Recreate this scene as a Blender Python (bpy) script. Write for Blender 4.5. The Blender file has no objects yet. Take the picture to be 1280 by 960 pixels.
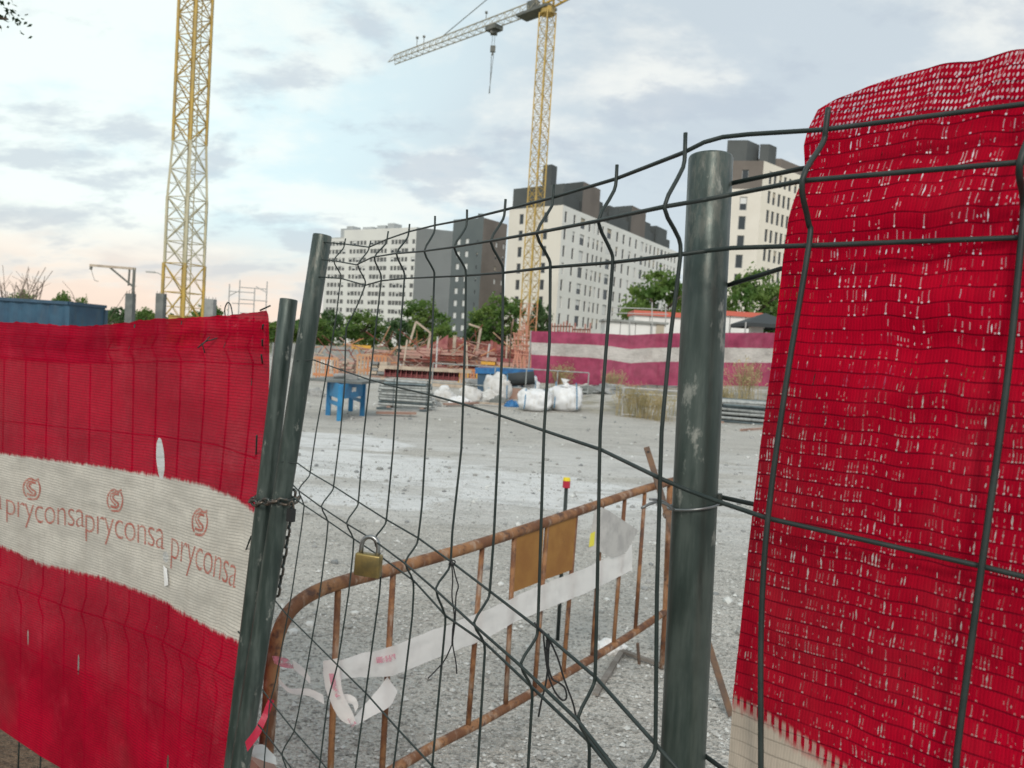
import bpy, bmesh, math, random
from mathutils import Vector, Matrix, noise
R = random.Random(7)
SC = bpy.context.scene
COL = SC.collection

# ------------------------------------------------------------------ camera
H = 1.65
PITCH = math.radians(2.57); ROLL = math.radians(3.6); FPX = 960.0
F = Vector((0, math.cos(PITCH), -math.sin(PITCH)))
U0 = Vector((0, math.sin(PITCH), math.cos(PITCH)))
R0 = Vector((1, 0, 0))
CR = (R0 * math.cos(ROLL) + U0 * math.sin(ROLL)).normalized()
CU = (U0 * math.cos(ROLL) - R0 * math.sin(ROLL)).normalized()
CAM = Vector((0, 0, H))
cd = bpy.data.cameras.new('camera'); cam = bpy.data.objects.new('camera', cd); COL.objects.link(cam)
cam.matrix_world = Matrix(((CR.x, CU.x, -F.x, 0), (CR.y, CU.y, -F.y, 0), (CR.z, CU.z, -F.z, H), (0, 0, 0, 1)))
cd.sensor_width = 36; cd.lens = 27; cd.clip_start = 0.02; cd.clip_end = 6000
cd.dof.use_dof = True; cd.dof.focus_distance = 1.0; cd.dof.aperture_fstop = 12
SC.camera = cam

# ------------------------------------------------------------------ light, exposure
SUN_DIR = Vector((-0.05, -0.80, 0.60)).normalized()
elev = math.asin(SUN_DIR.z); azim = math.atan2(SUN_DIR.x, SUN_DIR.y)
sl = bpy.data.lights.new('sun', 'SUN'); so = bpy.data.objects.new('sun', sl); COL.objects.link(so)
sl.energy = 1.4; sl.angle = math.radians(14); sl.color = (1.0, .93, .84)
so.rotation_euler = (-SUN_DIR).to_track_quat('-Z', 'Y').to_euler()
SC.view_settings.view_transform = 'Standard'; SC.view_settings.look = 'None'
SC.view_settings.exposure = 0.5; SC.view_settings.gamma = 1

# ------------------------------------------------------------------ node helper
class NT:
    def __init__(s, tree): s.t = tree; s.n = tree.nodes; s.l = tree.links
    def node(s, typ, ins=None, **kw):
        n = s.n.new(typ)
        for k, v in kw.items(): setattr(n, k, v)
        for k, v in (ins or {}).items(): s.put(n.inputs[k], v)
        return n
    def put(s, sock, v):
        if isinstance(v, bpy.types.NodeSocket): s.l.new(v, sock)
        elif isinstance(v, bpy.types.Node): s.l.new(v.outputs[0], sock)
        else:
            if hasattr(sock.default_value, '__len__') and isinstance(v, (tuple, list)):
                n = len(sock.default_value); v = tuple(v) + (1.0,) * (n - len(v))
            sock.default_value = v
    def m(s, op, a, b=0.0, c=0.0, clamp=False):
        n = s.n.new('ShaderNodeMath'); n.operation = op; n.use_clamp = clamp
        s.put(n.inputs[0], a); s.put(n.inputs[1], b); s.put(n.inputs[2], c); return n.outputs[0]
    def mix(s, f, a, b, blend='MIX'):
        n = s.n.new('ShaderNodeMix'); n.data_type = 'RGBA'; n.blend_type = blend
        s.put(n.inputs[0], f); s.put(n.inputs[6], a); s.put(n.inputs[7], b); return n.outputs[2]
    def ramp(s, f, lo, hi, a=0.0, b=1.0):
        n = s.n.new('ShaderNodeMapRange'); n.interpolation_type = 'SMOOTHSTEP'
        s.put(n.inputs[0], f); n.inputs[1].default_value = lo; n.inputs[2].default_value = hi
        n.inputs[3].default_value = a; n.inputs[4].default_value = b; return n.outputs[0]
    def noise(s, vec, scale, detail=4, rough=.55, dist=0.0):
        n = s.n.new('ShaderNodeTexNoise'); s.put(n.inputs['Vector'], vec)
        n.inputs['Scale'].default_value = scale; n.inputs['Detail'].default_value = detail
        n.inputs['Roughness'].default_value = rough; n.inputs['Distortion'].default_value = dist
        return n.outputs[0]
    def scale(s, vec, x, y, z):
        n = s.n.new('ShaderNodeVectorMath'); n.operation = 'MULTIPLY'; s.put(n.inputs[0], vec); s.put(n.inputs[1], (x, y, z)); return n.outputs[0]

# ------------------------------------------------------------------ world: Nishita sky under broken cloud
w = bpy.data.worlds.new('World'); SC.world = w; w.use_nodes = True
t = NT(w.node_tree); t.n.clear()
sky = t.node('ShaderNodeTexSky', sky_type='NISHITA', sun_disc=False, sun_elevation=elev, sun_rotation=azim, air_density=1.2, dust_density=1.5)
tc = t.node('ShaderNodeTexCoord').outputs['Generated']
sep = t.node('ShaderNodeSeparateXYZ', {0: tc})
X, Y, Z = sep.outputs
zc = t.m('MAXIMUM', Z, 0.0)
den = t.m('ADD', zc, 0.34)
pv = t.node('ShaderNodeCombineXYZ', {0: t.m('DIVIDE', X, den), 1: t.m('DIVIDE', Y, den), 2: 0.0}).outputs[0]
c1 = t.noise(t.scale(pv, 1.0, 1.2, 1), 1.7, 11, .58, .12)
c2 = t.noise(t.scale(pv, .95, 1.4, 1), 2.8, 10, .60, .12)
c3 = t.noise(t.scale(pv, 1.0, 1.0, 1), .55, 3, .5, .0)
K = 10.0
def k(c): return (c[0] * K, c[1] * K, c[2] * K)
leftness = t.ramp(X, .25, -.45)
veil = t.mix(leftness, k((.465, .52, .56)), k((.57, .72, .74)))
veil = t.mix(t.ramp(c3, .42, .62), veil, k((.44, .495, .53)))
white = t.mix(t.ramp(X, .1, -.5), k((.66, .675, .65)), k((.70, .765, .735)))
c1b = t.m('ADD', c1, t.m('MULTIPLY', leftness, .055))
lay = t.mix(t.ramp(c1b, .48, .62, 0, 1), veil, white)
lay = t.mix(t.m('MULTIPLY', t.ramp(c2, .50, .61), .62), lay, k((.385, .435, .49)))
# low warm band towards the evening side
low = t.ramp(Z, .155, .02)
warm = t.m('MULTIPLY', low, t.ramp(X, .12, -.32))
warm = t.m('MULTIPLY', warm, t.ramp(c2, .62, .44, .45, 1.0))
lay = t.mix(t.m('MULTIPLY', warm, .9), lay, k((.74, .575, .475)))
fin = t.mix(.92, sky.outputs[0], lay)
bg = t.node('ShaderNodeBackground', {'Color': fin, 'Strength': .1})
out = t.node('ShaderNodeOutputWorld', {0: bg.outputs[0]})

# ------------------------------------------------------------------ pixel -> place helpers
def at(px, py, d):
    return CAM + d * (F + (px - 640) / FPX * CR - (py - 480) / FPX * CU)
def sstep(a, b, x):
    q = max(0.0, min(1.0, (x - a) / (b - a))); return q * q * (3 - 2 * q)
def gz(x, y):
    z = .55 * sstep(20.5, 25.5, y) * sstep(-.5, 4.0, x) + .35 * sstep(20.5, 26, y) * sstep(4, 9, x)
    if -12 < x < 14 and 1 < y < 30:
        z += .035 * (noise.noise(Vector((x * .35, y * .55, 3.1)))) + .014 * noise.noise(Vector((x * 1.1, y * 2.2, 7)))
        z += .006 * noise.noise(Vector((x * 4.1, y * 5.2, 1)))
    return z
def G(px, py):                       # where the sight line meets the ground
    dv = F + (px - 640) / FPX * CR - (py - 480) / FPX * CU
    d = .5
    for _ in range(60):
        p = CAM + d * dv
        h = p.z - gz(p.x, p.y)
        if abs(h) < .002: break
        d += h / max(.02, -dv.z) * .8
        if d > 400: d = 400; break
    return CAM + d * dv, d
def depth(p): return (p - CAM).dot(F)

# ------------------------------------------------------------------ materials
MATS = {}
def mat(name, col, rough=.6, metal=0.0, var=None, vs=6.0, vf=(.4, .65), bump=0.0, bs=40.0, spec=.5, rust=None, grime=None):
    m = bpy.data.materials.new(name); m.use_nodes = True; T = NT(m.node_tree)
    b = T.n['Principled BSDF']; oc = T.node('ShaderNodeTexCoord').outputs['Object']
    c = col
    if var:
        c = T.mix(T.ramp(T.noise(oc, vs, 6, .6), vf[0], vf[1]), c, var)
    if grime:
        c = T.mix(T.m('MULTIPLY', T.ramp(T.noise(T.scale(oc, 1, 1, .25), vs * 2.3, 5, .65), .5, .7), .7), c, grime)
    if rust:
        c = T.mix(T.ramp(T.noise(oc, vs * 1.7, 8, .7), rust[1], rust[1] + .12), c, rust[0])
    T.put(b.inputs['Base Color'], c)
    b.inputs['Roughness'].default_value = rough; b.inputs['Metallic'].default_value = metal
    b.inputs['Specular IOR Level'].default_value = spec
    if bump:
        bn = T.node('ShaderNodeBump', {'Height': T.noise(oc, bs, 5, .6), 'Strength': bump, 'Distance': .01})
        T.put(b.inputs['Normal'], bn.outputs[0])
    MATS[name] = m; return m

M_wire = mat('green_wire', (.016, .026, .024), .5, .0, (.028, .038, .035), 30, spec=.35, rust=((.16, .08, .04), .70))
M_wire_l = mat('galvanised_tie_wire', (.22, .23, .23), .4, .8)
M_black = mat('black_tie_wire', (.012, .013, .014), .5)
M_post = None
def post_mat():
    m = bpy.data.materials.new('galvanised_post'); m.use_nodes = True; T = NT(m.node_tree)
    b = T.n['Principled BSDF']; oc = T.node('ShaderNodeTexCoord').outputs['Object']
    n1 = T.noise(T.scale(oc, 1, 1, .12), 60, 6, .6)
    n2 = T.noise(T.scale(oc, 1, 1, .5), 26, 7, .7)
    n3 = T.noise(oc, 9, 5, .6)
    c = T.mix(T.ramp(n1, .38, .66), (.032, .049, .043), (.078, .100, .090))
    c = T.mix(T.m('MULTIPLY', T.ramp(n3, .5, .72), .6), c, (.026, .038, .035))
    c = T.mix(T.m('MULTIPLY', T.ramp(n2, .61, .70), .8), c, (.30, .31, .28))
    zt_ = T.node('ShaderNodeSeparateXYZ', {0: oc}).outputs[2]
    c = T.mix(T.m('MULTIPLY', T.m('MULTIPLY', T.ramp(zt_, 1.68, 1.80), T.ramp(T.noise(T.scale(oc, 1, 1, .3), 95, 6, .75), .46, .62)), .5), c, (.17, .165, .14))
    T.put(b.inputs['Base Color'], c); b.inputs['Metallic'].default_value = .35
    T.put(b.inputs['Roughness'], T.ramp(n2, .3, .7, .30, .5))
    bn = T.node('ShaderNodeBump', {'Height': n2, 'Strength': .12, 'Distance': .004}); T.put(b.inputs['Normal'], bn.outputs[0])
    return m
M_post = post_mat()
M_rust = mat('rusty_orange_paint', (.285, .135, .055), .7, 0, (.14, .055, .022), 11, (.38, .58), .3, 110, rust=((.075, .035, .022), .53), grime=(.40, .31, .24))
M_rustplate = mat('rusty_plate_paint', (.30, .145, .03), .7, 0, (.235, .10, .02), 6, (.35, .65), .1, 60, rust=((.13, .055, .02), .64))
M_rustdark = mat('dark_rusty_bar', (.09, .06, .045), .75, 0, (.16, .09, .05), 12, bump=.2)
M_footgrey = mat('dusty_grey_steel', (.15, .13, .11), .85, 0, (.24, .22, .20), 10)
M_brass = mat('brass', (.30, .22, .085), .42, .85, (.20, .16, .075), 40, bump=.05)
M_steel = mat('steel', (.35, .36, .36), .35, .9, (.2, .2, .2), 30)
M_darksteel = mat('dark_chain_steel', (.06, .075, .072), .42, .7, (.13, .10, .08), 60)
M_concrete = mat('concrete', (.30, .31, .30), .9, 0, (.22, .23, .22), 1.5, bump=.2, bs=20)
M_conc_dark = mat('dark_concrete', (.13, .14, .135), .9, 0, (.19, .2, .19), 1.5, bump=.2, bs=20)
M_yellow = mat('crane_yellow_paint', (.50, .335, .07), .6, 0, (.38, .27, .085), .8, grime=(.24, .20, .12))
M_pale_yellow = mat('pale_crane_paint', (.50, .47, .33), .6, 0, (.42, .39, .26), .8, grime=(.40, .36, .26))  # paler yellow for the lower mast sections and the ladder
M_cranegrey = mat('crane_dark_grey', (.10, .11, .10), .6, 0, (.15, .15, .13), 1)
M_orange_net = mat('orange_plastic', (.50, .20, .085), .7, 0, (.46, .30, .19), 1.5)
M_yellow_sheet = mat('yellow_sheet', (.62, .33, .04), .6, 0, (.5, .28, .05), 3)
M_blue = mat('blue_paint', (.02, .21, .42), .5, 0, (.015, .14, .31), 5, rust=((.10, .10, .10), .66))
M_blue_c = mat('blue_container_paint', (.032, .095, .155), .6, 0, (.022, .065, .115), 1.2, grime=(.06, .09, .11), rust=((.10, .07, .06), .68))
M_darkblue = mat('navy_steel', (.03, .07, .11), .6, 0, (.04, .09, .15), 3)
M_tarp = mat('blue_tarp', (.02, .15, .36), .5, 0, (.015, .09, .24), 8, bump=.5, bs=12)
M_bag = mat('white_woven_bag', (.72, .73, .74), .8, 0, (.60, .61, .62), 4, bump=.45, bs=16, grime=(.50, .47, .42))
M_bagd = mat('dusty_woven_bag', (.60, .60, .59), .8, 0, (.48, .47, .45), 4, bump=.45, bs=16, grime=(.36, .31, .25))
M_strap = mat('blue_bag_strap', (.06, .20, .34), .8)
M_pipe = mat('galvanised_tube', (.36, .38, .37), .6, .3, (.26, .28, .28), 7, grime=(.12, .12, .11))
M_pipe2 = mat('dark_steel_bar', (.10, .135, .145), .5, .5, (.07, .09, .1), 7)
M_wood = mat('weathered_timber', (.37, .25, .20), .85, 0, (.26, .15, .115), 2.5, (.3, .7))
M_wood2 = mat('pinkish_timber', (.48, .31, .26), .85, 0, (.36, .20, .165), 2.0, (.3, .7))
M_palewood = mat('pale_timber', (.50, .42, .33), .85, 0, (.36, .29, .23), 3)
M_formred = mat('dark_red_formwork', (.20, .04, .045), .6, 0, (.28, .09, .08), 2)
M_formdark = mat('formwork_recess', (.045, .012, .02), .7)
M_rustheap = mat('rust_red_sheet', (.23, .055, .035), .75, 0, (.12, .03, .022), 1.4, (.35, .65))
M_glass = mat('window_glass', (.025, .032, .038), .12, 0, spec=.6)
M_paleblind = mat('pale_blind', (.66, .67, .66), .6)
M_frame = mat('window_frame', (.30, .31, .31), .5)
M_cream = mat('cream_render', (.73, .69, .62), .85, 0, (.67, .63, .56), .12)
M_cream2 = mat('warm_cream_render', (.80, .75, .65), .85, 0, (.74, .69, .60), .12)
M_white_b = mat('white_render', (.80, .80, .77), .85, 0, (.74, .74, .71), .1)
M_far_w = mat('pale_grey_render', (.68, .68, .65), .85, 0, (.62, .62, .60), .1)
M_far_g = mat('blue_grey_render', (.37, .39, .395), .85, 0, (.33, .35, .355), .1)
M_dgrey = mat('dark_grey_cladding', (.065, .073, .073), .7, 0, (.085, .095, .095), .15)
M_dgrey2 = mat('slate_grey_cladding', (.105, .125, .13), .75, 0, (.125, .147, .15), .1)
M_brown = mat('brown_grey_cladding', (.175, .15, .132), .75, 0, (.14, .12, .105), .15)
M_white = mat('white_painted_panel', (.74, .74, .72), .7, 0, (.66, .66, .64), .6)
M_redroof = mat('red_roof_edge', (.55, .12, .08), .6)
M_beige = mat('beige_panel', (.42, .37, .29), .8)
M_blacktent = mat('black_canopy', (.035, .042, .045), .75)
M_bark = mat('bark', (.10, .075, .055), .9, 0, (.06, .045, .035), 8, bump=.4)
M_twig = mat('dry_twig', (.17, .13, .10), .9)
M_straw = mat('dry_straw', (.40, .32, .17), .9, 0, (.29, .25, .12), 3)
M_paper = mat('white_paper', (.74, .74, .73), .8, bump=.4, bs=25)
M_greysheet = mat('grey_card', (.46, .45, .43), .8, 0, (.36, .35, .34), 14)
M_yel_lab = mat('yellow_label', (.62, .56, .06), .6)
M_capred = mat('red_cap', (.42, .02, .05), .5)
M_capyel = mat('yellow_cap', (.75, .60, .02), .5)
def print_mat():
    m = bpy.data.materials.new('faded_brown_print'); m.use_nodes = True; T = NT(m.node_tree); T.n.clear()
    oc = T.node('ShaderNodeTexCoord').outputs['Object']; z = T.node('ShaderNodeSeparateXYZ', {0: oc}).outputs[2]
    rib = T.ramp(T.m('ABSOLUTE', T.m('SUBTRACT', T.m('FRACT', T.m('DIVIDE', z, .0078)), .5)), .2, .45)
    wear = T.ramp(T.noise(oc, 38, 5, .7), .35, .7)
    d = T.node('ShaderNodeBsdfDiffuse', {'Color': T.mix(wear, (.36, .11, .085), (.48, .24, .19))}); tp = T.node('ShaderNodeBsdfTransparent')
    x = T.node('ShaderNodeMixShader', {0: T.m('ADD', T.m('MULTIPLY', rib, .38), T.m('MULTIPLY', wear, .30)), 1: d.outputs[0], 2: tp.outputs[0]}); T.node('ShaderNodeOutputMaterial', {0: x.outputs[0]}); return m
M_print = print_mat()
M_lamp = mat('lamp_grey', (.42, .42, .41), .6)
M_debris = mat('grey_debris', (.20, .21, .21), .9, 0, (.34, .34, .33), 3)
def leafmat(name, a, b):
    m = bpy.data.materials.new(name); m.use_nodes = True; T = NT(m.node_tree)
    bs = T.n['Principled BSDF']; oc = T.node('ShaderNodeTexCoord').outputs['Object']
    oi = T.node('ShaderNodeObjectInfo').outputs['Random']
    c = T.mix(T.ramp(T.noise(oc, .9, 4, .6), .35, .65), a, b)
    c = T.mix(T.m('MULTIPLY', oi, .3), c, (a[0] * .7, a[1] * .9, a[2] * 1.1))
    T.put(bs.inputs['Base Color'], c); bs.inputs['Roughness'].default_value = .6
    tr = T.node('ShaderNodeBsdfTranslucent', {'Color': c})
    mx = T.node('ShaderNodeMixShader', {0: .5, 1: bs.outputs[0], 2: tr.outputs[0]})
    T.put(T.n['Material Output'].inputs[0], mx.outputs[0]); return m
M_leaf = leafmat('tree_foliage', (.095, .185, .040), (.205, .285, .065))
M_leafd = leafmat('dark_tree_foliage', (.06, .13, .046), (.115, .185, .06))
M_leafn = leafmat('overhanging_leaf', (.02, .04, .018), (.045, .07, .025))

def tapemat(name, col, alpha, worn=False):
    m = bpy.data.materials.new(name); m.use_nodes = True; T = NT(m.node_tree)
    oc = T.node('ShaderNodeTexCoord').outputs['Object']
    df = T.node('ShaderNodeBsdfDiffuse', {'Color': T.mix(T.ramp(T.noise(oc, 14, 4), .4, .7), col, tuple(x * .85 for x in col))})
    tl = T.node('ShaderNodeBsdfTranslucent', {'Color': col})
    a = T.node('ShaderNodeMixShader', {0: .45, 1: df.outputs[0], 2: tl.outputs[0]})
    gl = T.node('ShaderNodeBsdfGlossy', {'Roughness': .3}); b = T.node('ShaderNodeMixShader', {0: .06, 1: a.outputs[0], 2: gl.outputs[0]})
    tp = T.node('ShaderNodeBsdfTransparent'); al = T.m('MULTIPLY', alpha, T.ramp(T.noise(oc, 42, 5, .7), .36, .60, .0, 1.0)) if worn else alpha
    c = T.node('ShaderNodeMixShader', {0: al, 1: tp.outputs[0], 2: b.outputs[0]})
    T.put(T.n['Material Output'].inputs[0], c.outputs[0]); return m
M_tape = tapemat('white_barrier_tape', (.88, .86, .84), .91)
M_tapepink = tapemat('pink_tape_print', (.72, .28, .36), .95, True)
M_tapered = tapemat('red_barrier_tape', (.62, .02, .07), .95)

def netmat(name, red, dark, white, du, dv, hole_thr, trans, bands=True, holes=(), see=0.06, topsheer=None, linew=.16, edgeamp=.02, spec=.06, lined=.85, picket=None, burst=None):
    """knitted debris netting: UV 'UVMap' in metres, UV 'band' = (length m, 0-1 red / 1-2 white / 2-3 red)"""
    m = bpy.data.materials.new(name); m.use_nodes = True; T = NT(m.node_tree); T.n.clear()
    uv = T.node('ShaderNodeUVMap', uv_map='UVMap').outputs[0]
    bd = T.node('ShaderNodeUVMap', uv_map='band').outputs[0]
    s = T.node('ShaderNodeSeparateXYZ', {0: uv}); su, sv = s.outputs[0], s.outputs[1]
    wob = T.noise(uv, 9, 3); wob2 = T.noise(uv, 60, 2)
    v = T.m('ADD', T.m('DIVIDE', sv, dv), T.m('MULTIPLY', wob, .55))
    u = T.m('ADD', T.m('DIVIDE', su, du), T.m('MULTIPLY', wob2, 1.1))
    fu, fv = T.m('FRACT', u), T.m('FRACT', v); cu, rv = T.m('FLOOR', u), T.m('FLOOR', v)
    bsx = T.node('ShaderNodeSeparateXYZ', {0: bd}); bw = bsx.outputs[1]; bx = bsx.outputs[0]
    line = T.m('MULTIPLY', T.ramp(T.m('ABSOLUTE', T.m('SUBTRACT', fv, .1)), linew, .02), T.ramp(T.noise(uv, 22, 3), .28, .55, .45, 1))
    soil_ = T.m('MULTIPLY', T.ramp(T.noise(T.scale(uv, 1, .6, 1), 2.3, 7, .65), .52, .72), .16 if picket else .26)
    thread = T.m('ABSOLUTE', T.m('SUBTRACT', fu, .5))
    big = T.noise(uv, 3.2, 4, .6); mid = T.noise(T.scale(uv, 1, .4, 1), 15, 3, .6)
    redc = T.mix(T.ramp(big, .36, .66), red, tuple(x * .66 for x in red))
    edw = T.node('ShaderNodeTexWhiteNoise', {'W': cu}, noise_dimensions='1D').outputs[0]
    edge = T.m('ADD', T.m('ADD', bw, T.m('MULTIPLY', T.m('SUBTRACT', T.noise(uv, 45, 3), .5), .04)), T.m('MULTIPLY', T.m('SUBTRACT', edw, .5), edgeamp))
    base = T.mix(T.m('MULTIPLY', T.ramp(T.noise(T.scale(uv, 1.6, 1, 1), 5.5, 6, .7), .50, .74), .14 if picket else .30), redc, (min(1, red[0] * 1.05 + .06), red[1] + .07, red[2] + .075))
    redc = base
    inst = None
    if bands:
        inst = T.m('MULTIPLY', T.ramp(edge, .985, 1.015), T.ramp(edge, 2.015, 1.985))
        if picket:
            pk = T.m('MULTIPLY', T.m('GREATER_THAN', T.m('FRACT', T.m('DIVIDE', T.m('ADD', su, T.m('MULTIPLY', wob, .004)), picket)), .45), T.m('MULTIPLY', T.ramp(bw, .955, .972), T.ramp(bw, 1.02, 1.0)))
            inst = T.m('MAXIMUM', inst, T.m('MULTIPLY', pk, .62))
        wc = T.mix(T.ramp(T.noise(T.scale(uv, 1, 3, 1), 6, 4), .38, .68), white, tuple(x * .78 for x in white))
        base = T.mix(inst, redc, wc)
        drk = T.mix(inst, dark, tuple(x * .48 for x in white))
    else: drk = dark
    base = T.mix(soil_, base, (.20, .10, .085))
    # thread shading painted into the colour: darker cell centres, random darker cells
    wn = T.node('ShaderNodeTexWhiteNoise', {0: T.node('ShaderNodeCombineXYZ', {0: cu, 1: rv, 2: 0.0}).outputs[0]}, noise_dimensions='2D').outputs[0]
    base = T.mix(T.m('MULTIPLY', T.ramp(thread, .5, .2), .22), base, drk)
    base = T.mix(T.m('MULTIPLY', wn, .22), base, drk)
    col = T.mix(T.m('MULTIPLY', line, lined), base, drk)
    # openings between threads: thin slivers with tapering ends, some only half open
    thr = T.m('SUBTRACT', hole_thr, T.m('MULTIPLY', T.m('SUBTRACT', mid, .5), .55))
    thr = T.m('SUBTRACT', thr, T.m('MULTIPLY', T.m('SUBTRACT', big, .5), .9))
    if burst:
        gu = T.m('DIVIDE', T.m('SUBTRACT', T.m('SUBTRACT', su, burst[0]), T.m('MULTIPLY', T.m('SUBTRACT', sv, burst[1]), .22)), .012); gv = T.m('DIVIDE', T.m('SUBTRACT', sv, burst[1]), .055)
        g_ = T.m('EXPONENT', T.m('MULTIPLY', T.m('ADD', T.m('MULTIPLY', gu, gu), T.m('MULTIPLY', gv, gv)), -1.0))
        thr = T.m('SUBTRACT', thr, T.m('MULTIPLY', g_, .45))
    wn2 = T.node('ShaderNodeTexWhiteNoise', {0: T.node('ShaderNodeCombineXYZ', {0: rv, 1: cu, 2: 0.0}).outputs[0]}, noise_dimensions='2D').outputs[0]
    wn3 = T.node('ShaderNodeTexWhiteNoise', {0: T.node('ShaderNodeCombineXYZ', {0: T.m('ADD', cu, 31.7), 1: T.m('MULTIPLY', rv, 1.7), 2: 0.0}).outputs[0]}, noise_dimensions='2D').outputs[0]
    on = T.m('GREATER_THAN', wn, thr)
    ln = T.m('ADD', .05, T.m('MULTIPLY', T.m('MULTIPLY', wn2, wn2), .30))
    vc = T.m('ADD', .38, T.m('MULTIPLY', wn3, .30))
    tv = T.m('DIVIDE', T.m('ABSOLUTE', T.m('SUBTRACT', fv, vc)), ln)
    wdt = T.m('MULTIPLY', T.m('SUBTRACT', 1.0, T.m('MULTIPLY', tv, tv)), T.m('ADD', .12, T.m('MULTIPLY', wn3, .17)))
    hole = T.m('MULTIPLY', T.m('MULTIPLY', on, T.m('LESS_THAN', thread, wdt)), T.m('ADD', .08, T.m('MULTIPLY', wn2, .66), clamp=True))
    if topsheer:
        # the hem at the top is a single open layer: fine regular lattice of small openings
        sh = T.ramp(T.m('ADD', sv, T.m('MULTIPLY', T.m('SUBTRACT', T.noise(uv, 18, 3), .5), .03)), topsheer[0], topsheer[1])
        v2 = T.m('ADD', T.m('DIVIDE', sv, .0052), T.m('MULTIPLY', wob, 1.2)); u2 = T.m('ADD', T.m('ADD', T.m('DIVIDE', su, .0031), T.m('MULTIPLY', T.m('FLOOR', v2), .5)), T.m('MULTIPLY', wob2, .8))
        f2v, f2u = T.m('FRACT', v2), T.m('FRACT', u2)
        e2 = T.m('ADD', T.m('POWER', T.m('DIVIDE', T.m('ABSOLUTE', T.m('SUBTRACT', f2u, .5)), .30), 2.0), T.m('POWER', T.m('DIVIDE', T.m('ABSOLUTE', T.m('SUBTRACT', f2v, .5)), .34), 2.0))
        w4 = T.node('ShaderNodeTexWhiteNoise', {0: T.node('ShaderNodeCombineXYZ', {0: T.m('FLOOR', u2), 1: T.m('FLOOR', v2), 2: 0.0}).outputs[0]}, noise_dimensions='2D').outputs[0]
        h2 = T.m('MULTIPLY', T.m('MULTIPLY', T.m('LESS_THAN', e2, T.m('ADD', .30, T.m('MULTIPLY', w4, .6))), T.m('ADD', .18, T.m('MULTIPLY', w4, .42))), sh)
        hole = T.m('MAXIMUM', T.m('MULTIPLY', hole, T.m('SUBTRACT', 1.0, sh)), h2)
        line = T.m('MULTIPLY', line, T.m('SUBTRACT', 1.0, sh))
        dots = T.m('MULTIPLY', T.m('LESS_THAN', T.m('ABSOLUTE', T.m('SUBTRACT', fv, .22)), .06), T.m('MULTIPLY', T.m('LESS_THAN', thread, .3), T.m('GREATER_THAN', wn3, T.m('SUBTRACT', 1.24, T.m('MULTIPLY', T.m('ADD', mid, T.m('MULTIPLY', T.m('SUBTRACT', big, .5), .8)), .95)))))
        hole = T.m('MAXIMUM', hole, T.m('MULTIPLY', dots, T.m('ADD', .15, T.m('MULTIPLY', wn, .5))))
        faint = T.m('MULTIPLY', T.m('MULTIPLY', T.m('GREATER_THAN', wn3, T.m('SUBTRACT', .95, T.m('MULTIPLY', big, .6))), T.m('LESS_THAN', thread, .17)), T.m('LESS_THAN', T.m('ABSOLUTE', T.m('SUBTRACT', fv, vc)), T.m('ADD', .1, T.m('MULTIPLY', wn, .3))))
        hole = T.m('MAXIMUM', hole, T.m('MULTIPLY', faint, T.m('MULTIPLY', wn2, .30)))
    if inst is not None: hole = T.m('MULTIPLY', hole, T.m('SUBTRACT', 1.0, T.m('MULTIPLY', inst, .9)))
    hole = T.m('MAXIMUM', hole, see)
    for (hx, hw, rx, rw, tilt) in holes:
        dx = T.m('SUBTRACT', bx, hx); dw = T.m('SUBTRACT', bw, hw)
        dx = T.m('SUBTRACT', dx, T.m('MULTIPLY', dw, tilt))
        q = T.m('ADD', T.m('POWER', T.m('ABSOLUTE', T.m('DIVIDE', dx, rx)), 2.0), T.m('POWER', T.m('ABSOLUTE', T.m('DIVIDE', dw, rw)), 2.0))
        q = T.m('ADD', q, T.m('MULTIPLY', T.m('SUBTRACT', wob2, .5), .5))
        hole = T.m('MAXIMUM', hole, T.m('LESS_THAN', q, 1.0))
    ht = T.m('ADD', T.m('MULTIPLY', thread, -.6), T.m('MULTIPLY', line, -1.0))
    bn = T.node('ShaderNodeBump', {'Height': ht, 'Strength': .35, 'Distance': .0015}).outputs[0]
    df = T.node('ShaderNodeBsdfPrincipled', {'Base Color': col, 'Roughness': .7, 'Specular IOR Level': spec, 'Normal': bn})
    tl = T.node('ShaderNodeBsdfTranslucent', {'Color': col})
    a = T.node('ShaderNodeMixShader', {0: trans, 1: df.outputs[0], 2: tl.outputs[0]})
    tp = T.node('ShaderNodeBsdfTransparent')
    b = T.node('ShaderNodeMixShader', {0: hole, 1: a.outputs[0], 2: tp.outputs[0]})
    T.node('ShaderNodeOutputMaterial', {0: b.outputs[0]})
    return m

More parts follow.
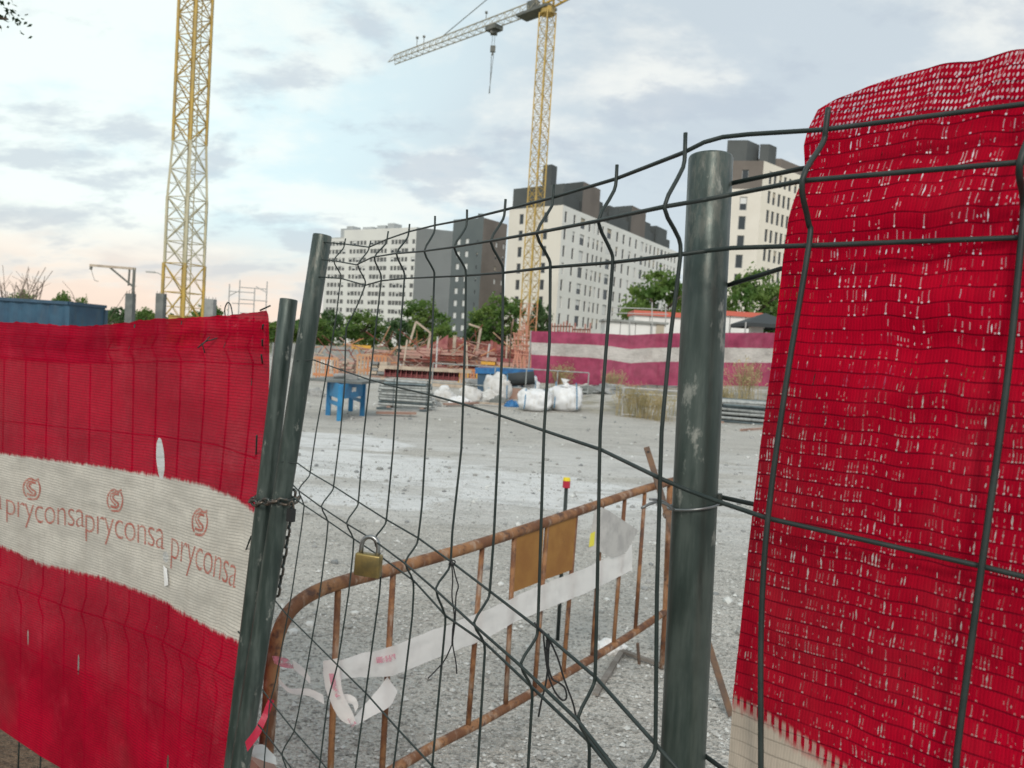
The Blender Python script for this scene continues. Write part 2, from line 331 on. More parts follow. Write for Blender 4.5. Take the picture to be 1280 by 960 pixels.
# ------------------------------------------------------------------ mesh builder
class MB:
    def __init__(s): s.v = []; s.f = []; s.mi = []
    def add(s, vs, fs, mi=0):
        o = len(s.v); s.v += [tuple(p) for p in vs]; s.f += [tuple(i + o for i in q) for q in fs]; s.mi += [mi] * len(fs)
    def box(s, c, sz, rot=None, mi=0):
        hx, hy, hz = sz[0] / 2, sz[1] / 2, sz[2] / 2; c = Vector(c)
        vs = [Vector((x, y, z)) for z in (-hz, hz) for y in (-hy, hy) for x in (-hx, hx)]
        if rot: vs = [rot @ p for p in vs]
        s.add([c + p for p in vs], [(0, 2, 3, 1), (4, 5, 7, 6), (0, 1, 5, 4), (2, 6, 7, 3), (0, 4, 6, 2), (1, 3, 7, 5)], mi)
    def bar(s, a, b, w_, h_=None, mi=0, up=Vector((0, 0, 1))):
        a, b = Vector(a), Vector(b); d = (b - a).normalized(); h_ = h_ or w_
        x = d.cross(up)
        if x.length < 1e-4: x = Vector((1, 0, 0))
        x.normalize(); y = x.cross(d).normalized()
        q = [(-1, -1), (1, -1), (1, 1), (-1, 1)]
        vs = [p + x * i * w_ / 2 + y * j * h_ / 2 for p in (a, b) for i, j in q]
        s.add(vs, [(0, 3, 2, 1), (4, 5, 6, 7), (0, 1, 5, 4), (1, 2, 6, 5), (2, 3, 7, 6), (3, 0, 4, 7)], mi)
    def tube(s, pts, r, n=6, cap=True, mi=0, closed=False):
        pts = [Vector(p) for p in pts]; m = len(pts); rs = r if isinstance(r, (list, tuple)) else [r] * m
        ref = None; vs = []
        for i, p in enumerate(pts):
            if closed: d = pts[(i + 1) % m] - pts[i - 1]
            else: d = pts[min(i + 1, m - 1)] - pts[max(i - 1, 0)]
            d.normalize()
            if ref is None:
                ref = d.cross(Vector((0, 0, 1)))
                if ref.length < .1: ref = d.cross(Vector((1, 0, 0)))
                ref.normalize()
            else:
                ref = (ref - d * ref.dot(d)).normalized()
            b = d.cross(ref)
            for j in range(n):
                a = 2 * math.pi * j / n
                vs.append(p + (ref * math.cos(a) + b * math.sin(a)) * rs[i])
        fs = []
        for i in range(m if closed else m - 1):
            for j in range(n):
                i2 = (i + 1) % m
                fs.append((i * n + j, i * n + (j + 1) % n, i2 * n + (j + 1) % n, i2 * n + j))
        if cap and not closed:
            fs.append(tuple(range(n))[::-1]); fs.append(tuple((m - 1) * n + j for j in range(n)))
        s.add(vs, fs, mi)
    def sheet(s, A, B, th=.004, mi=0, nrm=None):
        """two edge polylines of equal length -> thin solid sheet"""
        n = len(A); vs = []
        for a, b in zip(A, B): vs += [Vector(a), Vector(b)]
        s.add(vs, [(2 * i, 2 * i + 1, 2 * i + 3, 2 * i + 2) for i in range(n - 1)], mi)
    def mesh(s, name, mats, smooth=False):
        me = bpy.data.meshes.new(name); me.from_pydata(s.v, [], s.f)
        for m in (mats if isinstance(mats, (list, tuple)) else [mats]): me.materials.append(m)
        if any(s.mi): me.polygons.foreach_set('material_index', s.mi)
        if smooth: me.polygons.foreach_set('use_smooth', [True] * len(me.polygons))
        me.update(); return me
    def build(s, name, mats, parent=None, smooth=False):
        return link(name, s.mesh(name, mats, smooth), parent)
def pinv(p):
    if p is None: return Matrix()
    return world_of(p).inverted()
def world_of(o):
    m = o.matrix_basis
    if o.parent: return world_of(o.parent) @ o.matrix_parent_inverse @ m
    return m.copy()
def link(name, me, parent=None, M=None):
    o = bpy.data.objects.new(name, me); COL.objects.link(o)
    if parent is not None: o.parent = parent; o.matrix_parent_inverse = pinv(parent)
    if M is not None: o.matrix_basis = M
    return o
def tag(o, label=None, cat=None, group=None, kind=None):
    if label: o['label'] = label
    if cat: o['category'] = cat
    if group: o['group'] = group
    if kind: o['kind'] = kind
    return o
def thing(name, label, cat, loc, group=None, rz=0):
    o = bpy.data.objects.new(name, None); COL.objects.link(o); o.empty_display_size = .1
    o.location = loc; o.rotation_euler = (0, 0, rz)
    return tag(o, label, cat, group)
def dup(root, loc, rz=None, sc=None, label=None, group=None):
    r = root.copy(); COL.objects.link(r); r.location = loc
    if rz is not None: r.rotation_euler = (0, 0, rz)
    if sc is not None: r.scale = sc if hasattr(sc, '__len__') else (sc, sc, sc)
    if label: r['label'] = label
    if group: r['group'] = group
    for ch in list(root.children):
        c = ch.copy(); COL.objects.link(c); c.parent = r
        for g in ch.children:
            d = g.copy(); COL.objects.link(d); d.parent = c
    return r
def smoothpts(pts, n=4):
    """Catmull-Rom through points"""
    P = [Vector(p) for p in pts]; o = []
    for i in range(len(P) - 1):
        a = P[i - 1] if i else P[i] * 2 - P[i + 1]; b, c = P[i], P[i + 1]; d = P[i + 2] if i + 2 < len(P) else P[i + 1] * 2 - P[i]
        for k_ in range(n):
            q = k_ / n
            o.append(.5 * ((2 * b) + (c - a) * q + (2 * a - 5 * b + 4 * c - d) * q * q + (3 * b - a - 3 * c + d) * q ** 3))
    o.append(P[-1]); return o
def interp(x, xs, ys):
    if x <= xs[0]:
        return ys[0] + (x - xs[0]) * (ys[1] - ys[0]) / (xs[1] - xs[0])
    for i in range(len(xs) - 1):
        if x <= xs[i + 1]:
            q = (x - xs[i]) / (xs[i + 1] - xs[i]); return ys[i] + q * (ys[i + 1] - ys[i])
    return ys[-1] + (x - xs[-1]) * (ys[-1] - ys[-2]) / (xs[-1] - xs[-2])

# ------------------------------------------------------------------ ground
def ground():
    def axis(lo, hi, c0, c1, step, grow):
        a = []; x = c0
        while x < c1: a.append(x); x += step
        s = step; x = c1
        while x < hi: a.append(x); s *= grow; x += s
        a.append(hi)
        s = step; x = c0 - step
        b = []
        while x > lo: b.append(x); s *= grow; x -= s
        b.append(lo); return b[::-1] + a
    xs = axis(-3000, 3000, -5, 6, .14, 1.12); ys = axis(-400, 5000, .6, 14, .12, 1.06)
    vs = [(x, y, gz(x, y)) for y in ys for x in xs]; nx = len(xs)
    fs = [(j * nx + i, j * nx + i + 1, (j + 1) * nx + i + 1, (j + 1) * nx + i) for j in range(len(ys) - 1) for i in range(nx - 1)]
    m = bpy.data.materials.new('crushed_gravel'); m.use_nodes = True; T = NT(m.node_tree); b = T.n['Principled BSDF']
    g = T.node('ShaderNodeNewGeometry').outputs['Position']
    s = T.node('ShaderNodeSeparateXYZ', {0: g}); x, y = s.outputs[0], s.outputs[1]
    fine = T.noise(g, 95, 4, .7); med = T.noise(g, 28, 5, .7); lo = T.noise(T.scale(g, .6, 1.4, 1), 1.3, 6, .62); vl = T.noise(T.scale(g, .30, 1.0, 1), .85, 5, .6)
    vor = T.node('ShaderNodeTexVoronoi', {'Vector': g, 'Scale': 75.0}); vc = T.node('ShaderNodeSeparateXYZ', {0: vor.outputs['Color']}).outputs[0]
    c = T.mix(T.ramp(lo, .35, .65), (.50, .475, .43), (.64, .61, .555))
    c = T.mix(T.m('MULTIPLY', T.ramp(vc, .45, .95), .55), c, (.66, .655, .62))
    c = T.mix(T.m('MULTIPLY', T.ramp(vc, .35, .0), .6), c, (.13, .13, .12))
    c = T.mix(T.m('MULTIPLY', T.ramp(med, .55, .72), .4), c, (.24, .24, .225))
    # pale dusty patches of spilt lime in the middle of the yard
    yy = T.m('MULTIPLY', T.ramp(y, 6.0, 8.0), T.ramp(y, 15.5, 11.5))
    pm = T.m('MULTIPLY', T.m('MULTIPLY', T.ramp(vl, .43, .50), yy), T.ramp(T.noise(T.scale(g, .5, 1.6, 1), 3.2, 5, .65), .30, .55, .35, 1))
    spill = 0.0
    for (sx, sy, rx, ry) in ((-2.2, 10.2, 1.9, 1.0), (-.4, 9.6, 1.7, .75), (-3.0, 12.3, 1.2, .8), (.6, 8.6, 1.2, .5), (-1.6, 8.0, 1.0, .45)):
        dx = T.m('DIVIDE', T.m('SUBTRACT', x, sx), rx); dy = T.m('DIVIDE', T.m('SUBTRACT', y, sy), ry)
        e_ = T.m('SUBTRACT', T.m('ADD', T.m('MULTIPLY', dx, dx), T.m('MULTIPLY', dy, dy)), T.m('MULTIPLY', T.m('SUBTRACT', T.noise(T.scale(g, .7, 1.3, 1), 1.9, 7, .68), .5), 4.5))
        spill = T.m('MAXIMUM', spill, T.ramp(e_, 1.7, .9))
    pm = T.m('MAXIMUM', T.m('MULTIPLY', pm, .45), T.m('MULTIPLY', spill, T.ramp(T.noise(T.scale(g, .6, 1.5, 1), 5, 5, .7), .34, .48, .5, 1)))
    c = T.mix(T.m('MULTIPLY', pm, .95), c, (.90, .91, .91))
    c = T.mix(T.m('MULTIPLY', T.ramp(y, 3.5, 8.5), .22), c, (.60, .575, .53))
    rut = T.noise(T.scale(g, .45, 1.3, 1), 2.3, 6, .65, .6)
    c = T.mix(T.m('MULTIPLY', T.ramp(rut, .52, .66), T.ramp(y, 4.0, 6.5, .12, .38)), c, (.34, .33, .30))
    tan = T.m('MULTIPLY', T.ramp(T.noise(g, .22, 4), .5, .66), T.ramp(y, 12, 20))
    c = T.mix(T.m('MULTIPLY', tan, .5), c, (.40, .36, .29))
    berm = T.m('MULTIPLY', T.m('MULTIPLY', T.ramp(y, 20.3, 22.5), T.ramp(x, .0, 2.5)), T.ramp(T.noise(T.scale(g, 1, 1, 1), .9, 6, .7), .38, .62))
    c = T.mix(T.m('MULTIPLY', berm, .85), c, T.mix(T.ramp(T.noise(g, 3.1, 5, .7), .42, .6), (.30, .265, .17), (.17, .165, .13)))
    # brown earth outside the left fence
    side = T.m('ADD', T.m('ADD', T.m('MULTIPLY', x, .614), y), T.m('MULTIPLY', lo, .35))
    so_ = T.m('MULTIPLY', T.ramp(side, 2.75, 2.4), T.ramp(x, -.95, -1.25))
    c = T.mix(so_, c, T.mix(T.ramp(med, .4, .65), (.20, .145, .10), (.12, .085, .06)))
    # scrub beyond the site
    c = T.mix(T.ramp(y, 55, 75), c, (.17, .17, .11))
    T.put(b.inputs['Base Color'], c); b.inputs['Roughness'].default_value = .95; b.inputs['Specular IOR Level'].default_value = .2
    hgt = T.m('ADD', T.m('MULTIPLY', vor.outputs['Distance'], .6), T.m('ADD', T.m('MULTIPLY', med, 1.2), T.m('MULTIPLY', T.noise(T.scale(g, .7, 1.6, 1), 7, 4), 2.2)))
    bn = T.node('ShaderNodeBump', {'Height': hgt, 'Strength': 1.0, 'Distance': .03}); T.put(b.inputs['Normal'], bn.outputs[0])
    me = bpy.data.meshes.new('ground'); me.from_pydata(vs, [], fs); me.materials.append(m)
    me.polygons.foreach_set('use_smooth', [True] * len(me.polygons))
    tag(link('ground', me), kind='structure')
ground()
def gravel():
    mb = MB(); 
    for i in range(15000):
        d = 2.2 + 8.5 * R.random() ** 1.5; px = R.uniform(250, 1000)
        p = at(px, 480, d); x, y = p.x, p.y; z = gz(x, y); r = R.uniform(.004, .012) * (1 if R.random() < .93 else 1.9)
        ang = R.uniform(0, 6.28); ca, sa = math.cos(ang), math.sin(ang)
        q = []
        for (a, b, c) in ((1, 0, 0), (0, 1, 0), (-1, 0, 0), (0, -1, 0), (0, 0, .8), (0, 0, -.5)):
            a *= R.uniform(.6, 1.2); b *= R.uniform(.6, 1.2); c *= R.uniform(.6, 1.1)
            q.append((x + r * (a * ca - b * sa), y + r * (a * sa + b * ca), z + r * (c + .25)))
        mb.add(q, [(0, 1, 4), (1, 2, 4), (2, 3, 4), (3, 0, 4), (1, 0, 5), (2, 1, 5), (3, 2, 5), (0, 3, 5)], R.randrange(3))
    o = mb.build('gravel', [mat('light_stone', (.42, .42, .40), .95), mat('mid_stone', (.27, .27, .255), .95), mat('pale_stone', (.55, .56, .54), .95)])
    tag(o, 'loose grey gravel chips scattered over the yard', 'gravel', kind='stuff')
gravel()
def stones():
    mb = MB(); rr = random.Random(12)
    for i in range(520):
        d = 4.0 + 17 * rr.random(); px = rr.uniform(330, 1000); p = at(px, 480, d); x, y = p.x, p.y; r = rr.uniform(.012, .035) * (1 if rr.random() < .9 else 1.8); o = len(mb.v)
        bm = bmesh.new(); bmesh.ops.create_icosphere(bm, subdivisions=1, radius=r)
        for v in bm.verts: v.co = Vector((x, y, gz(x, y) + r * .25)) + Vector((v.co.x * rr.uniform(.7, 1.3), v.co.y * rr.uniform(.7, 1.3), v.co.z * rr.uniform(.4, .9)))
        mb.add([v.co for v in bm.verts], [tuple(v.index for v in f.verts) for f in bm.faces], rr.randrange(3)); bm.free()
    tag(mb.build('loose_stones', [bpy.data.materials['mid_stone'], bpy.data.materials['pale_stone'], M_debris]), 'loose stones and crumbs of rubble scattered across the yard', 'stones', kind='stuff')
stones()

# ------------------------------------------------------------------ buildings
def unit_window():
    mb = MB()   # unit u in 0..1, v in 0..1, depth along y
    mb.add([(0, 0, 0), (1, 0, 0), (1, 0, 1), (0, 0, 1)], [(0, 1, 2, 3)], 0)
    fw = .09
    for (a, b, c, d) in ((0, fw, 0, 1), (1 - fw, 1, 0, 1), (fw, 1 - fw, 0, fw * .5), (fw, 1 - fw, 1 - fw * .5, 1)):
        mb.add([(a, -.04, c), (b, -.04, c), (b, -.04, d), (a, -.04, d)], [(0, 1, 2, 3)], 1)
    return mb
WINME = unit_window().mesh('window', [M_glass, M_frame])
WINFAR = unit_window().mesh('window', [mat('far_window_glass', (.10, .105, .105), .2), M_frame])
def blind_window(h):
    mb = unit_window(); mb.add([(.09, -.012, 1 - h), (.91, -.012, 1 - h), (.91, -.012, .96), (.09, -.012, .96)], [(0, 1, 2, 3)], 2); return mb
WINBL = [blind_window(h).mesh('window', [M_glass, M_frame, M_paleblind]) for h in (.3, .5)]
WINBL2 = [blind_window(h).mesh('window', [M_glass, M_frame, M_beige]) for h in (.4, .75)]
WINPALE = unit_window().mesh('window', [M_paleblind, M_frame])  # whole pane in the pale blind colour, no glow
def facade(root, name, A, B, z0, z1, wins, m, pale_if=None, rev=.18, far=False):
    """wall from A to B (seen with A on the left), real openings with reveals and a window in each"""
    A = Vector((A[0], A[1], 0)); B = Vector((B[0], B[1], 0)); L = (B - A).length; u = (B - A) / L; n = Vector((-u.y, u.x, 0))  # n points inwards
    us = sorted(set([0, L] + [q for a in wins for q in (a[0], a[1])])); vs_ = sorted(set([z0, z1] + [q for a in wins for q in (a[2], a[3])]))
    mb = MB()
    def P(a, z, dep=0): p = A + u * a + n * dep; return (p.x, p.y, z)
    ul = us
    idx = {}; V = []
    def vid(i, j):
        if (i, j) not in idx: idx[(i, j)] = len(V); V.append(P(us[i], vs_[j]))
        return idx[(i, j)]
    hol = set()
    ui = {x: i for i, x in enumerate(us)}; vi = {x: i for i, x in enumerate(vs_)}
    for a in wins:
        for i in range(ui[a[0]], ui[a[1]]):
            for j in range(vi[a[2]], vi[a[3]]): hol.add((i, j))
    Fs = [(vid(i, j), vid(i + 1, j), vid(i + 1, j + 1), vid(i, j + 1)) for i in range(len(us) - 1) for j in range(len(vs_) - 1) if (i, j) not in hol]
    mb.add(V, Fs)
    for a in wins:
        u0, u1, v0, v1 = a
        q = [P(u0, v0), P(u1, v0), P(u1, v1), P(u0, v1), P(u0, v0, rev), P(u1, v0, rev), P(u1, v1, rev), P(u0, v1, rev)]
        mb.add(q, [(0, 4, 5, 1), (1, 5, 6, 2), (2, 6, 7, 3), (3, 7, 4, 0)])
    mb.build(name, m, root)
    for i, a in enumerate(wins):
        p = A + u * a[0] + n * (rev - .01)
        M = Matrix(((u.x * (a[1] - a[0]), n.x, 0, p.x), (u.y * (a[1] - a[0]), n.y, 0, p.y), (0, 0, a[3] - a[2], a[2]), (0, 0, 0, 1)))
        ispale = pale_if(i) if pale_if else False
        rw = R.random(); link('window', WINPALE if ispale else (WINBL[int(rw * 20) % 2] if far and rw < .2 else WINFAR if far else WINBL[0] if rw < .12 else WINBL[1] if rw < .18 else WINBL2[0] if rw < .28 else WINBL2[1] if rw < .34 else WINME), root, M)
def rbox(root, name, P, z0, z1, mats, extra=None):
    """prism on a plan polygon; mats: list, one per side, then the top"""
    n = len(P); mb = MB()
    vs = [(p[0], p[1], z0) for p in P] + [(p[0], p[1], z1) for p in P]
    for i in range(n):
        j = (i + 1) % n
        mb.add([vs[i], vs[j], vs[n + j], vs[n + i]], [(0, 1, 2, 3)], i if len(mats) > 2 else 0)
    mb.add(vs[n:], [tuple(range(n))], len(mats) - 1)
    return mb.build(name, mats, root)
ZREF = [12.0]
def onface(px, A, B):            # distance along plan line A->B seen at pixel column px (near eye level)
    m_ = None
    A = Vector(A); B = Vector(B); L = (B - A).length
    lo, hi = -.5, 1.5
    def col(tq):
        p = A + (B - A) * tq; q = Vector((p.x, p.y, ZREF[0])) - CAM
        return 640 + FPX * q.dot(CR) / q.dot(F)
    for _ in range(50):
        md = (lo + hi) / 2
        if (col(md) < px) == (col(lo) < col(hi)): lo = md
        else: hi = md
    return lo * L
def xy(px, py, d):
    p = at(px, py, d); return (p.x, p.y)
def zat(px, py, d): return at(px, py, d).z
def mid_block():
    ZREF[0] = 23.0
    C = xy(704, 256, 137); Lf = xy(637, 262, 145); Rt = xy(849, 317, 189)
    zt = zat(704, 256, 137)
    root = thing('apartment_building', 'cream apartment block with dark penthouse boxes on its roof, behind the thin far crane', 'building', (C[0], C[1], 0))
    Cv, Rv = Vector(C), Vector(Rt); Lv = Vector(Lf)
    wins = []; cols = [(706, .9), (717, .9), (727.5, 1.9), (736, .9), (742, .9), (747, .9), (752.5, .9), (760.5, 2.1), (770.5, 1.1), (778.5, 1.1), (786.5, 1.1), (794, 1.1), (801.5, 1.6), (807, 1.1), (812, 1.1), (817, 1.1), (821.5, 1.1), (826, 1.7), (830.5, 1.1), (834.5, 1.1), (838.5, 1.1), (842.5, 1.1)]
    L = (Rv - Cv).length
    for pxx, w_ in cols:
        a = onface(pxx, C, Rt)
        for r_ in range(8):
            zb = zt - 3.05 * (r_ + 1) + .1
            if 0 < a - w_ / 2 and a + w_ / 2 < L - .2: wins.append((round(a - w_ / 2, 3), round(a + w_ / 2, 3), round(zb, 3), round(zb + 2.0, 3)))
    facade(root, 'wall', C, Rt, 0, zt, wins, M_white_b, pale_if=lambda i: i % 13 == 5 or i % 29 == 3)
    w2 = []
    for pxx in (650.5, 681):
        a = onface(pxx, Lf, C)
        for r_ in range(8):
            zb = zt - 3.05 * (r_ + 1) + .1; w2.append((round(a - .5, 3), round(a + .5, 3), round(zb, 3), round(zb + 1.9, 3)))
    facade(root, 'wall', Lf, C, 0, zt, w2, M_cream)
    Bk = Rv + (Lv - Cv); 
    rbox(root, 'rear_wall', [Rt, (Bk.x, Bk.y), Lf], 0, zt, [M_cream, M_cream])
    mb = MB(); mb.add([(C[0], C[1], zt), (Rt[0], Rt[1], zt), (Bk.x, Bk.y, zt), (Lf[0], Lf[1], zt)], [(0, 1, 2, 3)]); mb.build('roof', M_dgrey, root)
    def along(a, b): # plan pt: a along right face (m), b inward along left face (m)
        e = (Rv - Cv).normalized(); f = (Lv - Cv).normalized(); p = Cv + e * a + f * b; return (p.x, p.y)
    def blk(a0, a1, b0, b1, h, m=None):
        rbox(root, 'roof_block', [along(a0, b0), along(a1, b0), along(a1, b1), along(a0, b1)], zt - .01, zt + h, m or [M_dgrey, M_brown, M_dgrey, M_dgrey, M_dgrey])
    blk(.35, 5, .3, 12.1, 3.9)
    blk(5, 58, 1.6, 11.5, 2.6)
    blk(3.0, 5.1, 5.0, 7.0, 8.4)
    blk(9.5, 17, 1.2, 10, 6.3, [M_brown, M_dgrey, M_dgrey, M_dgrey, M_dgrey])
    blk(17, 21, 2.5, 8, 4.6)
    blk(22, 27, 1.3, 9, 4.2)
    blk(33, 41, 1.2, 10, 6.3, [M_brown, M_dgrey, M_dgrey, M_dgrey, M_dgrey])
    blk(41, 46, 2, 8, 4.6); blk(48, 55, 1.3, 9, 4.5)
    for i in range(7):
        a = 28 + i * .8; p = along(a, 2.5); mb = MB(); mb.tube([(p[0], p[1], zt + 2.5), (p[0], p[1], zt + 4.2 + .5 * (i % 3))], .32, 8); mb.build('chimney', M_dgrey, root)
    # window in the dark storey
    a = along(.25, 9.2); b = along(.25, 8.2)
mid_block()
def far_block():
    ZREF[0] = 26.0
    A = xy(408, 297, 285); B = xy(521, 284, 262); C = xy(567, 285, 266)
    zt = zat(521, 284, 262); zl = zt - 2.6
    root = thing('apartment_building', 'long pale apartment block with many small windows, leftmost of the buildings', 'building', (B[0], B[1], 0))
    L = (Vector(B) - Vector(A)).length; wins = []
    for pxx in [411 + i * 4.33 for i in range(25)]:
        if int(round((pxx - 411) / 4.33)) % 6 == 5: continue
        a = onface(pxx, A, B)
        for r_ in range(10):
            zb = zt - 5.6 - 3.02 * r_; wd = .62 if (int(pxx) + r_) % 3 else .85
            if a - wd > 0 and a + wd < L: wins.append((round(a - wd, 3), round(a + wd, 3), round(zb, 3), round(zb + 1.55, 3)))
    facade(root, 'wall', A, B, 0, zl, wins, M_far_w, far=True)
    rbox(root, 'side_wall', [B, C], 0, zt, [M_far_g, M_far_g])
    e = (Vector(B) - Vector(A)).normalized(); n = Vector((-e.y, e.x)) * 14
    q = lambda s, k_=0: (A[0] + e.x * s + n.x * k_, A[1] + e.y * s + n.y * k_)
    rbox(root, 'parapet', [q(9), q(L - .02), q(L, 1), q(9, 1)], zl, zt, [M_far_w, M_far_w])
    rbox(root, 'roof', [q(0), q(9), q(9, 1), q(0, 1)], zl - .3, zl + .01, [M_far_w, M_far_w])
    for s_, w_, h_ in ((6, 3, 2.2), (14, 5, 1.6), (21, 4, 2.0), (26, 3, 2.6), (3, 3, 1.4)):
        rbox(root, 'roof_box', [q(s_, .3), q(s_ + w_, .3), q(s_ + w_, .6), q(s_, .6)], zl, zt + h_, [M_far_g, M_far_g])
far_block()
def dark_tower():
    ZREF[0] = 18.0
    A = xy(567, 275, 193); B = xy(605, 272, 187); C = xy(634, 283, 195); zt = zat(605, 272, 187)
    root = thing('apartment_building', 'dark slate grey tower block with pale square windows between the two lighter buildings', 'building', (B[0], B[1], 0))
    wins = []; 
    for pxx, w_, h_ in ((570.5, .9, 1.5), (581, .9, 1.5), (594, .3, 1.0)):
        a = onface(pxx, A, B)
        for r_ in range(9):
            zb = zt - 6.4 - 3.05 * r_; wins.append((round(a - w_ / 1.6, 3), round(a + w_ / 1.6, 3), round(zb, 3), round(zb + h_, 3)))
    facade(root, 'wall', A, B, 0, zt, wins, M_dgrey2, pale_if=lambda i: i < 18)
    w2 = []
    for pxx in (618, 627):
        a = onface(pxx, B, C)
        for r_ in range(9):
            zb = zt - 6.4 - 3.05 * r_; w2.append((round(a - .4, 3), round(a + .4, 3), round(zb, 3), round(zb + 1.3, 3)))
    facade(root, 'wall', B, C, 0, zt, w2, M_brown, pale_if=lambda i: i % 3 == 0)
    D = (C[0] + A[0] - B[0], C[1] + A[1] - B[1])
    rbox(root, 'rear_wall', [C, D, A], 0, zt, [M_dgrey2, M_dgrey2])
    mb = MB(); mb.add([(*A, zt), (*B, zt), (*C, zt), (*D, zt)], [(0, 1, 2, 3)]); mb.build('roof', M_dgrey2, root)
    ctr = ((A[0] + C[0]) / 2, (A[1] + C[1]) / 2)
    rbox(root, 'chimney', [(ctr[0] - .7, ctr[1] - .7), (ctr[0] + .7, ctr[1] - .7), (ctr[0] + .7, ctr[1] + .7), (ctr[0] - .7, ctr[1] + .7)], zt - .02, zt + 2, [M_dgrey2, M_dgrey2])
dark_tower()
def right_block():
    ZREF[0] = 20.0
    A = xy(868, 204, 121.5); B = xy(955, 201, 119); C = xy(1040, 240, 134); zt = zat(955, 201, 119); zw = zat(950, 236, 119)
    root = thing('apartment_building', 'cream apartment block with grey top storey, rising between the thick post and right netting', 'building', (B[0], B[1], 0))
    wins = []; a0 = onface(925, A, B)
    for a in (a0, a0 - 4.5):
        for r_ in range(8):
            zb = zw - 3.3 - 3.0 * r_; wins.append((round(a - .55, 3), round(a + .55, 3), round(zb, 3), round(zb + 2.1, 3)))
    facade(root, 'wall', A, B, 0, zw, wins, M_cream)
    a = a0; facade(root, 'top_storey', A, B, zw, zt, [(a - .5, a + .5, zw + 1.2, zw + 3.0)], M_brown)
    w2 = []
    for pxx in (956.5, 962.5, 969, 975, 981, 988, 995, 1003):
        q = onface(pxx, B, C)
        for r_ in range(10):
            zb = zt - 3.2 - 3.0 * r_
            w2.append((round(q - .45, 3), round(q + .45, 3), round(zb, 3), round(zb + 2.0, 3)))
    facade(root, 'wall', B, C, 0, zt, w2, M_cream2)
    D = (C[0] + A[0] - B[0], C[1] + A[1] - B[1])
    rbox(root, 'rear_wall', [C, D, A], 0, zt, [M_cream, M_cream])
    mb = MB(); mb.add([(*A, zt), (*B, zt), (*C, zt), (*D, zt)], [(0, 1, 2, 3)]); mb.build('roof', M_dgrey, root)
    Av, Bv, Cv = Vector(A), Vector(B), Vector(C); e = (Bv - Av).normalized(); f = (Cv - Bv).normalized()
    def blk(a0, a1, b0, b1, h, m):
        p = lambda a, b: tuple(Av + e * a + f * b)
        rbox(root, 'roof_block', [p(a0, b0), p(a1, b0), p(a1, b1), p(a0, b1)], zt - .02, zt + h, [m, m])
    ZREF[0] = zt + 1; q0 = onface(906, A, B); q1 = onface(931, A, B)
    blk(q0, q1, .5, 4, 3.3, M_dgrey); L = (Bv - Av).length
    blk(L - 1.8, L - .4, 2.0, 4.2, 3.0, M_dgrey); blk(L - 4, L - .5, 6, 14, 1.6, M_brown)
right_block()

# ------------------------------------------------------------------ cranes
def lattice_mast(mb, c, a, th, z0, z1, step, leg, br, a1=None):
    """square lattice column; c plan centre, a side, th rotation"""
    n = max(1, int(round((z1 - z0) / step))); a1 = a1 or a
    def cr(i, z):
        s = a + (a1 - a) * (z - z0) / (z1 - z0)
        ang = th + math.pi / 4 + i * math.pi / 2
        return Vector((c[0] + s * .7071 * math.cos(ang), c[1] + s * .7071 * math.sin(ang), z))
    for i in range(4): mb.bar(cr(i, z0), cr(i, z1), leg)
    for k_ in range(n):
        za = z0 + (z1 - z0) * k_ / n; zb = z0 + (z1 - z0) * (k_ + 1) / n
        for i in range(4):
            j = (i + 1) % 4
            mb.bar(cr(i, zb), cr(j, zb), br * .9)
            if (k_ + i) % 2: mb.bar(cr(i, za), cr(j, zb), br)
            else: mb.bar(cr(j, za), cr(i, zb), br)
            zm = (za + zb) / 2; mb.bar(cr(i, zm), cr(j, zm), br * .5)
            if (k_ + i) % 2: mb.bar(cr(j, za), cr(i, zb), br * .55)
            else: mb.bar(cr(i, za), cr(j, zb), br * .55)
def crane_near():
    d = 45; b = at(228, 390, d); th = math.radians(-19)
    root = thing('tower_crane', 'near yellow tower crane mast rising out of the picture above the left netting', 'crane', (b.x, b.y, 0))
    c = (b.x, b.y)
    def section(z0, z1, a, m, a1=None, st=1.45, leg=.13, br=.052):
        mb = MB(); lattice_mast(mb, c, a, th, z0, z1, st, leg, br, a1); mb.build('mast_section', m, root)
    section(.4, 5.4, 1.56, M_yellow, leg=.145)
    section(5.4, 9.2, 1.50, M_pale_yellow, st=1.3)
    section(9.2, 12.4, 1.50, M_pale_yellow, 1.26, st=1.6)
    for i, z in enumerate((12.4, 18.4, 24.4)): section(z, z + 6, 1.26, M_yellow, st=1.2, leg=.135)
    mb = MB(); mb.box((b.x, b.y, .2), (3.4, 3.4, .4)); mb.build('base_block', M_concrete, root)
    mb = MB(); mb.box((b.x, b.y, 1.6), (1.1, 1.1, 1.5)); mb.box((b.x, b.y, 2.38), (1.2, 1.2, .06)); mb.build('cabinet', M_yellow, root)
    lad = MB(); e = Vector((math.cos(th), math.sin(th), 0)); f = Vector((-e.y, e.x, 0))
    for s_ in (-.2, .2): lad.bar(Vector((b.x, b.y, 2.6)) + e * s_ + f * .3, Vector((b.x, b.y, 30)) + e * s_ + f * .3, .05)
    for k_ in range(78): 
        z = 2.8 + k_ * .35; lad.bar(Vector((b.x, b.y, z)) - e * .2 + f * .3, Vector((b.x, b.y, z)) + e * .2 + f * .3, .03)
    lad.build('ladder', M_pale_yellow, root)
crane_near()
